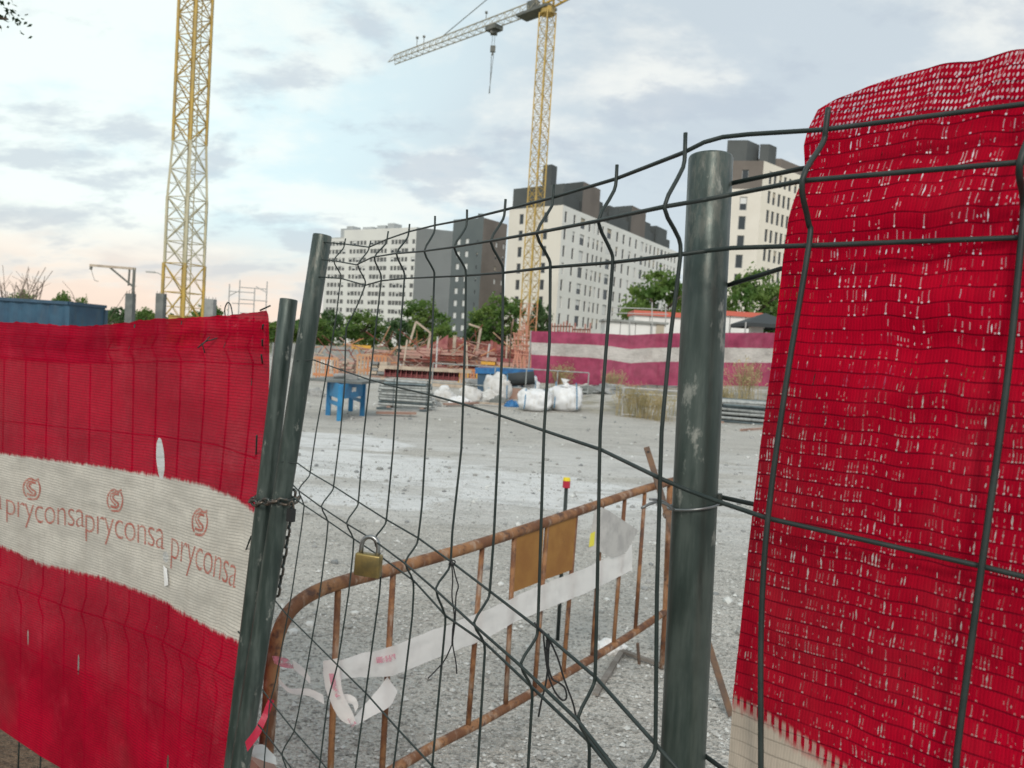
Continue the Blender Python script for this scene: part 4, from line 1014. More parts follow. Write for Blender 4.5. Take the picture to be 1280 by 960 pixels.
# ------------------------------------------------------------------ yard objects
def blue_stand():
    g, d = G(440, 523); P = lambda x, y: at(x, y, d); S = d / FPX
    a = G(424, 526)[0]; b = G(452.5, 520)[0]; c = G(410, 519)[0]; e = b + (c - a); zt = zat(440, 479, d)
    root = thing('blue_stand', 'blue steel work stand on four legs with tools on top', 'work stand', (g.x, g.y, 0))
    for p in (a, b, c, e):
        mb = MB(); mb.box((p.x, p.y, zt / 2), (.095, .08, zt)); mb.build('leg', M_blue, root)
    def plate(p, q, z0, z1, m, nm): mb = MB(); mb.bar(Vector((p.x, p.y, (z0 + z1) / 2)), Vector((q.x, q.y, (z0 + z1) / 2)), .03, z1 - z0); return mb.build(nm, m, root)
    for p, q in ((a, b), (b, e), (e, c), (c, a)): plate(p, q, zt - .3, zt - .002, M_blue, 'apron')
    plate(a, c, .28, .36, M_blue, 'stretcher'); plate(b, e, .28, .36, M_blue, 'stretcher')
    u = (b - a).normalized(); pm = a.lerp(b, .5) - Vector((-u.y, u.x, 0)) * .03
    mb = MB(); mb.bar(Vector((pm.x, pm.y, zt - .13)) - u * .1, Vector((pm.x, pm.y, zt - .13)) + u * .1, .02, .09); mb.build('label_plate', M_paper, root)
    mb = MB(); ctr = (a + b + c + e) / 4; ang = math.atan2(u.y, u.x)
    mb.box((ctr.x, ctr.y, zt + .03), ((b - a).length + .15, (c - a).length + .12, .05), Matrix.Rotation(ang, 3, 'Z')); mb.build('top', M_conc_dark, root)
    mb = MB(); mb.box((ctr.x + .1, ctr.y, zt + .11), (.45, .25, .1), Matrix.Rotation(ang + .3, 3, 'Z')); mb.tube([(ctr.x - .3, ctr.y, zt + .1), (ctr.x - .05, ctr.y + .05, zt + .12)], .05, 8)
    tag(mb.build('machine', M_debris), 'dark cutting tool lying on the blue stand', 'tool')
blue_stand()
def tube_stack():
    g, d = G(508, 512); A = at(474, 512, d); B = at(541, 514, d); W = B.x - A.x
    root = thing('tube_stack', 'bundle of grey galvanised tubes stacked right of the blue stand', 'tube stack', ((A.x + B.x) / 2, A.y, 0)); r = .036
    me = None
    rr = random.Random(8)
    for row in range(10):
        for j in range(5):
            mb = MB(); y = A.y + j * .085 + (row % 2) * .04; z = .09 + row * .066; o = rr.uniform(-.07, .07); tw = rr.gauss(0, .012)
            mb.tube([(A.x + o + (.1 if row > 7 else 0), y + tw, z), (B.x + o - .02 * row, y - tw, z + rr.gauss(0, .006))], r, 8); mb.build('tube', M_pipe if rr.random() < .9 else M_pipe2, root)
    for x in (.18, .8):
        mb = MB(); mb.box((A.x + W * x, A.y + .17, .03), (.09, .6, .055)); mb.build('bearer', M_wood, root)
        mb = MB(); pts = [(A.x + W * x + .1, A.y - .042, .05), (A.x + W * x + .1, A.y - .045, .74), (A.x + W * x + .1, A.y + .42, .74), (A.x + W * x + .1, A.y + .42, .05)]; mb.tube(pts, .008, 4, closed=True); mb.build('binding', M_pipe2, root)
    # lighter plank ends lying in front
    for i in range(6):
        x = A.x + W * R.uniform(-.2, .9); mb = MB(); L = R.uniform(.5, .9); y = A.y - R.uniform(.25, .5); mb.box((x + L / 2, y, gz(x, y) + .03), (L, .1, .045), Matrix.Rotation(R.gauss(0, .15), 3, 'Z')); mb.build('offcut', M_debris if i % 2 else M_pipe2, root)
tube_stack()
def bag(x0, x1, yt, yb, label, m=M_bag, tie=False, sag=.75, straps=True, fwd=0.0, seed=1, group='white big bags dumped in the yard'):
    g, d = G((x0 + x1) / 2, yb); d += fwd; cpt = at((x0 + x1) / 2, yb, d); W = (x1 - x0) * d / FPX; base = gz(cpt.x, cpt.y); Hh = max(.2, (yb - yt) * d / FPX)
    root = thing('bulk_bag', label, 'bag', (cpt.x, cpt.y, base), group); rr = random.Random(seed)
    bm = bmesh.new(); bmesh.ops.create_icosphere(bm, subdivisions=4, radius=1.0)
    off = Vector((seed * 3.7, seed * 1.3, seed * .7))
    for v in bm.verts:
        c = v.co.copy(); pw = .78
        sg = lambda q: math.copysign(abs(q) ** pw, q)
        n_ = noise.noise(c * 1.3 + off) * .16 + noise.noise(c * 3.2 + off) * .12 + abs(noise.noise(c * 5.5 + off)) * .13 + noise.noise(c * 14 + off) * .018
        x, y, z = sg(c.x) * W / 2 * .93, sg(c.y) * W / 2 * .8, (sg(c.z) * .5 + .5)
        top = 1 - (1 - sag) * (c.x * rr.choice((1,)) * .6 + .4) if sag < 1 else 1
        z = z * Hh * top * (.88 if tie else 1)
        v.co = Vector((cpt.x + x * (1 + n_), cpt.y + W * .4 + y * (1 + n_), base - .03 + max(0, z * (1 + n_ * .9))))
    me = bpy.data.meshes.new('sack'); bm.to_mesh(me); bm.free(); me.materials.append(m); me.polygons.foreach_set('use_smooth', [True] * len(me.polygons)); link('sack', me, root)
    top = Vector((cpt.x, cpt.y + W * .3, base + Hh * .82))
    if tie:
        mb = MB(); mb.tube([top, top + Vector((.02, 0, Hh * .1)), top + Vector((-.03, 0, Hh * .16)), top + Vector((-.02, 0, Hh * .28))], [W * .17, W * .07, W * .055, W * .13], 9); mb.build('tied_neck', m, root, True)
    if straps:
        for s_ in (-.3, .32):
            mb = MB(); P = []
            for q in range(9):
                a = -.25 + q / 8 * 2.0; P.append(Vector((cpt.x + W * s_ * (1 - .1 * math.sin(a)), cpt.y + W * .4 - W * .44 * math.cos(a), base + Hh * (.12 + .86 * math.sin(max(0, a))))))
            mb.tube(P, .016, 5); mb.build('strap', M_strap, root, True)
bag(602, 640, 467, 502, 'upright white bulk bag behind the blue tarp, left of the pair', M_bagd, seed=2, sag=.9)
bag(646, 674, 469, 497, 'squat white bulk bag behind the two front bags', M_bag, seed=3, sag=1)
bag(572, 603, 481, 504, 'slumped low white sack between tube stack and upright bag', M_bagd, seed=4, straps=False, sag=.7)
bag(541, 571, 485, 503, 'flat white sack heap touching the right end of tube stack', M_bagd, seed=5, straps=False, sag=.6)
bag(646, 690, 487, 515, 'sloping white bulk bag in front, beside the tied one', M_bag, seed=6, sag=1.2, fwd=.05)
bag(683, 729, 478, 515, 'large round white bulk bag with tied neck, rightmost of the bags', M_bag, tie=True, seed=7, sag=1.0)
bag(548, 562, 483, 492, 'small white sack on top of the flat heap', M_bag, seed=9, straps=False, sag=.9, fwd=.8)
def lump(x0, x1, yt, yb, m, label, name, cat, seed=1, flat=.8, fwd=0):
    g, d = G((x0 + x1) / 2, yb); d += fwd; c = at((x0 + x1) / 2, yb, d); W = (x1 - x0) * d / FPX; Hh = (yb - yt) * d / FPX; off = Vector((seed * 2.1, 0, seed))
    root = None; bm = bmesh.new(); bmesh.ops.create_icosphere(bm, subdivisions=4, radius=1)
    z0 = gz(c.x, c.y)
    for v in bm.verts:
        p = v.co.copy(); n_ = noise.noise(p * 2 + off) * .3 + noise.noise(p * 5 + off) * .18
        v.co = Vector((c.x + p.x * W / 2 * (1 + n_), c.y + W * .3 + p.y * W * .35 * (1 + n_), z0 + max(-.02, p.z * Hh * flat * (1 + n_))))
    me = bpy.data.meshes.new(name); bm.to_mesh(me); bm.free(); me.materials.append(m); o = link(name, me); tag(o, label, cat)
lump(630, 648, 499, 509, M_tarp, 'crumpled bright blue tarp at the foot of the white bags', 'blue_tarp', 'tarp', 1)
lump(612, 632, 492, 505, M_conc_dark, 'dark rubble lump left of the blue tarp', 'rubble_heap', 'rubble', 2)
lump(383, 404, 483, 496, M_debris, 'grey rubble mound beside the blue stand legs', 'rubble_heap', 'rubble', 3)
lump(706, 748, 475, 489, M_bagd, 'pale crumpled plastic sheeting behind the tied bag', 'plastic_sheeting', 'plastic sheet', 4, fwd=1.5)
lump(745, 800, 478, 492, M_debris, 'low grey heap of stone in front of the pink banner', 'stone_heap', 'stones', 5, fwd=1.0)
for a_ in ((596, 626, 486, 503, M_bagd, 'crumpled dirty white sheeting at the left foot of the upright bag', 'plastic_sheeting', 'plastic sheet', 11, .8, .3),
          (560, 590, 490, 506, M_bag, 'low crumpled white sack lying in front of the slumped sack', 'empty_sack', 'sack', 12, .6, 0),
          (525, 550, 494, 508, M_debris, 'grey rubble spilling from the right end of tube stack', 'rubble_heap', 'rubble', 13, .7, 0),
          (640, 662, 478, 494, M_bagd, 'dusty sack squeezed between the upright and squat bags', 'empty_sack', 'sack', 14, .8, 1.2),
          (722, 760, 483, 496, M_conc_dark, 'black crumpled membrane right of the tied bag', 'black_membrane', 'membrane', 15, .7, .6),
          (575, 612, 474, 486, M_debris, 'grey heap behind the slumped sack', 'rubble_heap', 'rubble', 16, .8, 1.6),
          (476, 492, 481, 492, M_bagd, 'pale sack lying against the left end of tube stack', 'empty_sack', 'sack', 17, .8, 1.5),
          (752, 778, 494, 506, M_debris, 'low stony mound left of the galvanised frame', 'stone_heap', 'stones', 18, .5, .2)):
    lump(*a_[:9], flat=a_[9], fwd=a_[10])
for i_, (x0_, y0_, x1_, y1_, m_) in enumerate(((736, 497, 772, 500, M_wood), (731, 491, 762, 487, M_palewood), (556, 508, 596, 507, M_wood), (470, 519, 520, 521, M_wood), (600, 506, 628, 509, M_palewood))):
    p_, q_ = G(x0_, y0_)[0], G(x1_, y1_)[0]; mb_ = MB(); mb_.bar(p_ + Vector((0, 0, .06)), q_ + Vector((0, 0, .08)), .16, .05)
    tag(mb_.build('loose_board', m_), ('brown board lying right of the tied bag', 'pale board on the membrane behind the tied bag', 'brown board in front of the low crumpled sack', 'brown board on the ground before the tube stack', 'pale board in front of the blue tarp')[i_], 'board')
def tangle():
    rr = random.Random(21); mb = MB()
    for i in range(260):
        px = rr.uniform(395, 655); d = rr.uniform(38, 47); y0 = rr.uniform(430, 466); a = at(px, y0, d); L = rr.uniform(.4, 1.6); v = Vector((rr.uniform(-1, 1), rr.uniform(-.5, .5), rr.gauss(0, .55))).normalized() * L
        b = a + v; a.z = max(a.z, .05); b.z = max(b.z, .05); mb.tube([a, b], rr.uniform(.012, .03), 4, False, rr.randrange(4))
    tag(mb.build('steel_and_timber_scrap', [M_rustheap, M_wood2, M_palewood, M_orange_net]), 'tangle of rusty bars and laths strewn over the works behind the yard', 'scrap', kind='stuff')
tangle()
def long_blue():
    g, d = G(630, 489); d = 27; a = at(594, 470, d); b = at(667, 463, d); root = thing('steel_trough', 'long dark blue steel trough lying behind the white bags', 'trough', ((a.x + b.x) / 2, a.y, 0))
    a2 = at(594, 463, d); zz = at(630, 461, d).z
    mb = MB(); mb.bar(Vector((a.x, a.y, zz - .12)), Vector((b.x, a.y, zz - .02)), .6, .2); mb.build('rim', M_tarp, root)
    mb = MB(); mb.bar(Vector((a.x + .1, a.y, zz - .5)), Vector((b.x - .1, a.y, zz - .4)), .5, .6); mb.build('body', M_darkblue, root)
    for x in (a.x + .3, b.x - .3): mb = MB(); mb.box((x, a.y, .2), (.2, .6, max(.2, zz - .6))); mb.build('foot', M_darkblue, root)
    r2 = thing('rubber_mat_roll', 'dark rubber roll lying between the white bags and blue trough', 'roll', at(650, 484, 25.5))
    c0, c1 = at(634, 475, 25.5), at(668, 472, 25.5); mb = MB(); mb.tube([c0, c1], .22, 12); mb.build('roll', M_blacktent, r2, True); mb = MB(); mb.tube([c0 - Vector((.02, 0, 0)), c0 + Vector((.02, 0, 0))], .1, 8); mb.build('core', M_debris, r2)
    mb = MB(); z0 = min(c0.z, c1.z) - .22; mb.box(((c0.x + c1.x) / 2, c0.y, z0 / 2), (.8, .4, max(.1, z0))); mb.build('support', M_wood, r2)
long_blue()
def railing(x0, x1, yt, yb, label, nb=1):
    g, d = G((x0 + x1) / 2, yb); a = at(x0, yb, d); b = at(x1, yb, d); z0 = gz(a.x, a.y); h = (yb - yt) * d / FPX
    root = thing('galvanised_barrier', label, 'barrier', ((a.x + b.x) / 2, a.y, z0))
    A, B = Vector((a.x, a.y, z0)), Vector((b.x, a.y, z0)); up = Vector((0, 0, 1))
    for p in (A, A + (B - A) * .24, A + (B - A) * .95, B): mb = MB(); mb.tube([p + up * .02, p + up * h], .03, 6); mb.build('upright', M_lamp, root)
    for z in (h, h * .82, .06): mb = MB(); mb.tube([A + up * z, B + up * z], .026, 6); mb.build('rail', M_lamp, root)
railing(777, 852, 487, 523, 'pale galvanised metal frame left of the thick post, by dry weeds')
def thin_rail():
    d = 24.6; a = at(540, 478, d); b = at(735, 484, d); root = thing('mesh_barrier', 'thin galvanised rail running behind the white bags', 'barrier', ((a.x + b.x) / 2, a.y, 0))
    for dz in (0, .62):
        mb = MB(); mb.tube([a + Vector((0, 0, dz)), Vector((b.x, b.y, a.z + dz))], .02, 5); mb.build('rail', M_pipe, root)
    for i in range(6):
        p = a.lerp(b, i / 5); mb = MB(); mb.tube([(p.x, p.y, 0), (p.x, p.y, a.z + .62)], .02, 5); mb.build('upright', M_pipe, root)
thin_rail()
def bar_pile():
    g, d = G(930, 529); a = at(868, 529, d); rr = random.Random(6); z0 = gz(a.x + 1.5, a.y)
    root = thing('steel_bar_pile', 'pile of long grey-blue steel bars lying beside the right netting', 'steel bars', (a.x + 2, a.y, z0))
    for row in range(6):
        for j in range(6):
            y = a.y + j * .16 + rr.uniform(-.05, .05); z = z0 + .05 + row * .11 + rr.uniform(-.01, .01); x = a.x + rr.uniform(-.35, .35) + .1 * row
            L = rr.uniform(3.2, 4.4); mb = MB(); mb.tube([(x, y, z + rr.gauss(0, .015)), (x + L * .5, y + rr.gauss(0, .04), z + rr.gauss(0, .02) - .02), (x + L, y, z + rr.gauss(0, .03))], .042, 6)
            mb.build('bar', (M_pipe2, M_pipe2, M_pipe)[rr.randrange(3)], root)
    for x in (.7, 2.8): mb = MB(); mb.box((a.x + x, a.y + .4, z0 + .0), (.1, 1.2, .08)); mb.build('bearer', M_wood, root)
    p = G(926, 539)[0]; q = G(972, 536)[0]; mb = MB(); mb.bar(p + Vector((0, 0, .03)), q + Vector((0, 0, .04)), .05); tag(mb.build('loose_batten', M_wood), 'thin loose batten on the ground in front of the bar pile', 'batten')
bar_pile()
for i, (px, py, h, lb) in enumerate(((700, 490, 1.5, 'tall dry weed clump in front of the pink banner beside the tied bag'), (712, 486, 1.2, 'straw coloured weed left of the broken stones, before the banner'),
        (786, 500, 1.3, 'dry weed tuft behind the galvanised frame, at its left'), (806, 501, 1.1, 'dense straw tuft in the middle of the galvanised frame'), (826, 502, 1.1, 'straw tuft at the right of the galvanised frame'), (765, 505, 1.0, 'short dry weed just left of the galvanised frame'),
        (908, 492, 1.3, 'dry weed right beside the thick post before the banner'), (932, 489, 1.9, 'tall straw weed over the steel bar pile'), (945, 489, 1.5, 'dry weed at the right end above the steel bars'))):
    g, d = G(px, py); twiggy(px, py, d, h * .72, lb, 60, M_straw, 'dry_weed', .55, r=.005)

# ------------------------------------------------------------------ pink banner fence in the background
M_net_far = netmat('pink_banner_netting', (.45, .085, .165), (.34, .06, .12), (.74, .70, .66), .02, .05, 1.2, .28, see=.03)
def cloth_mesh(name, fn, nu, nv, L, Hm, m, parent, bandfn=None, smooth=True):
    vs = []; uv = []; bd = []
    for j in range(nv + 1):
        for i in range(nu + 1):
            p, u_, v_, b_ = fn(i / nu, j / nv); vs.append(p); uv.append((u_, v_)); bd.append((u_, b_))
    fs = [(j * (nu + 1) + i, (j + 1) * (nu + 1) + i, (j + 1) * (nu + 1) + i + 1, j * (nu + 1) + i + 1) for j in range(nv) for i in range(nu)]
    me = bpy.data.meshes.new(name); me.from_pydata([tuple(p) for p in vs], [], fs); me.materials.append(m)
    l1 = me.uv_layers.new(name='UVMap'); l2 = me.uv_layers.new(name='band')
    vi = [0] * len(me.loops); me.loops.foreach_get('vertex_index', vi)
    l1.data.foreach_set('uv', [c for q in vi for c in uv[q]]); l2.data.foreach_set('uv', [c for q in vi for c in bd[q]])
    me.polygons.foreach_set('use_smooth', [True] * len(me.polygons)); return link(name, me, parent)
def pink_fence():
    d = 27.5
    xs = [664, 700, 740, 765, 787, 812, 835, 905, 970, 1120]
    top = [414, 414.5, 416.5, 417.5, 419, 417.5, 416.5, 416, 416, 420]
    st = [428, 429.5, 431, 433, 436.5, 435, 434.5, 434.5, 435.5, 440]
    sb = [443, 445, 447, 450, 454, 452.5, 452, 453, 453.5, 458]
    bot = [478, 480, 481, 482, 483, 481, 482, 483, 483, 487]
    a = at(664, 480, d); b = at(1120, 480, d)
    root = thing('banner_fence', 'pink and white netting banner fence across the far side of the yard', 'fence', ((a.x + b.x) / 2, a.y, gz((a.x + b.x) / 2, a.y)))
    def fn(i, j):
        px = 664 + 456 * i; w_ = j * 3
        yv = [interp(px, xs, q) for q in (top, st, sb, bot)]; k_ = min(2, int(w_)); y = yv[k_] + (yv[k_ + 1] - yv[k_]) * (w_ - k_)
        dd = d + .22 * noise.noise(Vector((px * .03, y * .03, 0))) + .14 * noise.noise(Vector((px * .14, y * .05, 4))) + .05 * noise.noise(Vector((px * .4, y * .12, 9)))
        p = at(px, y, dd); return p, p.x, -p.z, w_
    cloth_mesh('banner', fn, 110, 24, 0, 0, M_net_far, root)
    for px in (664, 712, 752, 787, 826, 868, 912, 958, 1010, 1064, 1118):
        p = at(px, interp(px, xs, top) - 1, d + .22); z0 = gz(p.x, p.y); mb = MB(); mb.tube([(p.x, p.y, z0 - .1), (p.x, p.y, p.z)], .03, 7); mb.build('post', M_pipe, root)
    mb = MB(); mb.tube([at(px, interp(px, xs, top) + 1, d + .18) for px in xs], .015, 5); mb.build('top_wire', M_pipe, root)
    # orange net end flaring at the crane foot
    r2 = thing('orange_net', 'torn pinkish orange safety net hanging by the foot of the far crane', 'net', at(652, 470, 30))
    rr = random.Random(2); mb = MB()
    for i in range(15):
        x = 640 + i * 2.0; mb.tube([at(x, 404 + abs(i - 8) * 2.2 + rr.uniform(-3, 3), 30), at(x + rr.uniform(-3, 5), 440, 30), at(x + rr.uniform(-2, 10), 474, 29.5)], .022, 4)
    for j in range(9):
        y = 418 + j * 6; mb.tube([at(641, y + rr.uniform(-3, 3), 30), at(655, y + rr.uniform(-2, 4), 29.9), at(669, y + rr.uniform(-3, 3), 29.8)], .02, 4)
    mb.build('netting', mat('faded_orange_net', (.52, .25, .18), .7), r2)
    mb = MB(); mb.tube([at(640, 402, 30.05), (at(640, 402, 30.05).x, at(640, 402, 30.05).y, 0)], .03, 6); mb.build('stake', M_rustdark, r2)
    for k_, (x0, x1, y0) in enumerate(((690, 716, 404), (716, 738, 408))):
        r3 = thing('rebar_cage', ('pinkish rebar starter bars standing behind the left end of pink banner', 'second bunch of pinkish starter bars behind the banner, right of the first')[k_], 'rebar', at((x0 + x1) / 2, 420, 33)); m_ = mat('rusty_rebar%d' % k_, (.42, .17, .13), .8)
        for i in range(8):
            x = x0 + (x1 - x0) * i / 7; p = at(x, y0 + rr.uniform(-5, 5), 33); mb = MB(); mb.tube([(p.x, p.y, .4), p], .03, 4); mb.build('bar', m_, r3)
        mb = MB(); p = at(x0, y0 + 4, 33); q = at(x1, y0 + 4, 33); mb.tube([p, q], .03, 4); mb.build('tie_bar', M_rustdark, r3)
pink_fence()
def cabins():
    for k_, (x0, x1, yt, d, lb, door) in enumerate(((793, 872, 392, 46, 'white site cabin with red roof edge left of the thick post', False), (874, 952, 391, 46, 'white site cabin with red roof edge, half behind the black canopy', False))):
        a = at(x0, yt + 2, d); b = at(x1, yt, d); z0 = gz(a.x, a.y); zt = (a.z + b.z) / 2; W = b.x - a.x; cx = (a.x + b.x) / 2
        root = thing('site_cabin', lb, 'cabin', (cx, a.y, z0)); n = 4
        for i in range(n):
            mb = MB(); mb.box((a.x + W * (i + .5) / n, a.y + 1.2, (z0 + zt) / 2), (W / n - .04, 2.4, zt - z0 - .1)); mb.build('wall_panel', M_white, root)
        mb = MB(); mb.box((cx, a.y + 1.2, zt), (W + .1, 2.7, .28)); mb.build('roof_edge', M_redroof, root)
        for i in (0, 2):
            mb = MB(); mb.box((a.x + W * (i + .5) / n, a.y - .02, zt - 1.6), (.9, .06, .8)); wn = mb.build('window', M_frame, root); mb = MB(); mb.box((a.x + W * (i + .5) / n, a.y - .055, zt - 1.6), (.78, .02, .68)); mb.build('pane', M_glass, wn)
    d = 38; a = at(757, 401, d); b = at(833, 402, d); z0 = gz(a.x, a.y); W = b.x - a.x; zt = a.z
    root = thing('low_shed', 'low pale shed with beige door behind the pink banner', 'shed', ((a.x + b.x) / 2, a.y, z0))
    for i in range(4): mb = MB(); mb.box((a.x + W * (i + .5) / 4, a.y + 1, (z0 + zt) / 2), (W / 4 - .03, 2, zt - z0)); mb.build('wall_panel', M_white, root)
    mb = MB(); mb.box(((a.x + b.x) / 2, a.y + 1, zt + .05), (W + .2, 2.3, .1)); mb.build('roof', M_concrete, root)
    p = at(825, 412, d); mb = MB(); mb.box((p.x, a.y - .03, zt - .95), (.38, .06, 1.9)); mb.build('door', M_beige, root)
    root = thing('pipe_railing', 'thin grey pipe railing on top of the low pale shed', 'railing', ((a.x + b.x) / 2, a.y, zt))
    P = lambda x, y: at(x, y, d - .15)
    for x, y0, y1 in ((764, 385, 401), (787, 402, 420), (815, 378, 420), (832, 380, 401)): mb = MB(); mb.tube([P(x, y0), P(x, y1)], .03, 5); mb.build('upright', M_lamp, root)
    for y0, y1 in ((384, 387), (391, 393)): mb = MB(); mb.tube([P(760, y0), P(835, y1)], .025, 5); mb.build('rail', M_lamp, root)
    d = 33; c = at(955, 411, d); W = 66 * d / FPX; z0 = gz(c.x, c.y); ze = at(955, 406, d).z; zp = at(953, 391, d).z
    root = thing('canopy_tent', 'black pyramid canopy tent beside the right netting, above the pink banner', 'tent', (c.x, c.y, z0))
    mb = MB(); h = W / 2; q = [(c.x - h, c.y - h, ze), (c.x + h, c.y - h, ze), (c.x + h, c.y + h, ze), (c.x - h, c.y + h, ze)]
    mb.add(q + [(c.x, c.y, zp)], [(0, 1, 4), (1, 2, 4), (2, 3, 4), (3, 0, 4)]); mb.build('canopy', M_blacktent, root)
    mb = MB()
    for i in range(4):
        a, b = Vector(q[i]), Vector(q[(i + 1) % 4]); mb.add([a, b, b - Vector((0, 0, .16)), a - Vector((0, 0, .16))], [(0, 1, 2, 3)])
    mb.build('valance', M_blacktent, root)
    for p in q: mb = MB(); mb.tube([(p[0], p[1], z0), p], .03, 6); mb.build('leg', M_lamp, root)
    e = at(945, 413, d - .2); mb = MB(); mb.box((e.x, e.y, (e.z + z0) / 2 + .05), (.5, .4, e.z - z0 + .1)); mb.box((e.x, e.y, e.z + .12), (.56, .46, .05)); tag(mb.build('white_tank', M_white), 'white tank standing in front of the black canopy', 'tank')
cabins()

# ------------------------------------------------------------------ foreground: mesh gate panel
D0, DS = .70, .1114
OFF = .028
# per vertical wire: pixel trace  T A s B e C mid... E s F e/G tail
WT = {
 0: dict(T=(857, 166), A=(856.3, 190), s=(855.4, 208), B=(827, 259), e=(850, 299), C=(851, 318), m=[(838, 420), (826.7, 540), (821, 740)], E=(819.4, 930), s2=(818, 944), F=(788, 985), G2=(812, 1020)),
 1: dict(T=(771.3, 206), A=(770.5, 223.3), s=(769, 237), B=(745, 276.5), e=(765.7, 317), C=(766, 328), m=[(757, 444), (750, 539), (746.5, 740)], E=(744, 846), s2=(742, 857), F=(720, 898), G2=(737.3, 928), tail=[(736, 965)]),
 2: dict(T=(692.3, 231), A=(691.2, 247), s=(690.8, 257), B=(668, 291.5), e=(687.5, 325), C=(688, 334), m=[(687, 429), (680, 538), (675, 700)], E=(672.3, 785), s2=(671, 797), F=(648.3, 830), G2=(666, 860), tail=[(660, 960)]),
 3: dict(T=(632, 249), A=(631, 262.3), s=(630, 273), B=(611, 301.5), e=(628.7, 332), C=(629, 341), m=[(628, 430), (623.5, 540), (617.5, 668)], E=(612.3, 739), s2=(611, 748), F=(590, 779), G2=(606.7, 804), tail=[(597, 960)]),
 4: dict(T=(583.8, 262), A=(583.7, 274), s=(582.8, 285), B=(565.4, 309), e=(582, 335), C=(582.4, 344.5), m=[(581.5, 420), (577, 560), (565.4, 664)], E=(563.6, 702), s2=(561, 712), F=(542.5, 735.5), G2=(557.5, 770), tail=[(540, 960)]),
 5: dict(T=(543.8, 270), A=(543.6, 281.6), s=(543, 291), B=(528.4, 314), e=(543.2, 339), C=(542.9, 346.3), m=[(540, 430), (531.7, 560), (527.5, 633)], E=(522.8, 672.5), s2=(521, 681), F=(504.6, 703), G2=(517.5, 726), tail=[(515.5, 770), (500, 897), (491, 965)]),
 6: dict(T=(512, 280), A=(511, 289.6), s=(509.7, 297.5), B=(493.7, 317), e=(505.6, 340), C=(505.6, 348), m=[(499, 433), (491.5, 560)], E=(483.2, 649.6), s2=(481, 657), F=(466.2, 674.5), G2=(477.5, 697), tail=[(474.5, 740), (444, 962)]),
 7: dict(T=(485.3, 289), A=(483.8, 299), s=(482.5, 305), B=(466, 321.3), e=(476.9, 344), C=(476.5, 351), m=[(470.6, 402), (455, 540)], E=(448, 627.5), s2=(447, 633), F=(431.5, 653.5), G2=(443, 674), tail=[(436, 740), (422, 831), (409.7, 875), (399, 962)]),
 8: dict(T=(463.4, 301), A=(461.5, 309), s=(460, 314.5), B=(445.6, 331), e=(456.6, 350), C=(456.8, 356.6), m=[(444.8, 386), (432, 410), (431, 479), (425.6, 540)], E=(417, 607.7), s2=(416, 613), F=(400, 632.7), G2=(411, 652), tail=[(399.5, 745), (383, 838.5), (368.4, 914), (351, 941), (360, 966)]),
 9: dict(T=(432, 298), A=(430.6, 305), s=(429.6, 310.6), B=(415.4, 325.6), e=(426, 342.5), C=(426, 348), m=[(419.6, 400), (406, 479), (395, 540)], E=(387.7, 590.5), s2=(386.7, 595.5), F=(371.7, 612), G2=(381, 632), tail=[(365, 740), (344, 854.5), (337, 880), (331, 945)]),
}
ROOT_GATE = None
def wdepth(k_): return D0 + DS * k_
def vwire(mb_parent, P3, r=.0023):
    mb = MB(); mb.tube(P3, r, 7); return mb.build('wire', M_wire, mb_parent, True)
def post(root, top, bot, r, name='post', cap=True):
    top, bot = Vector(top), Vector(bot); d = (bot - top); q = bot + d * ((bot.z - .02) / -d.z) if d.z < 0 else bot
    mb = MB(); u = (top - q).normalized()
    P = [q + (top - q) * (i / 10) for i in range(10)]; 
    mb.tube(P + [top - u * .002, top, top + u * .0005], [r] * 11 + [r * .96, r * .80], 24, True)
    return mb.build(name, M_post, root, True)
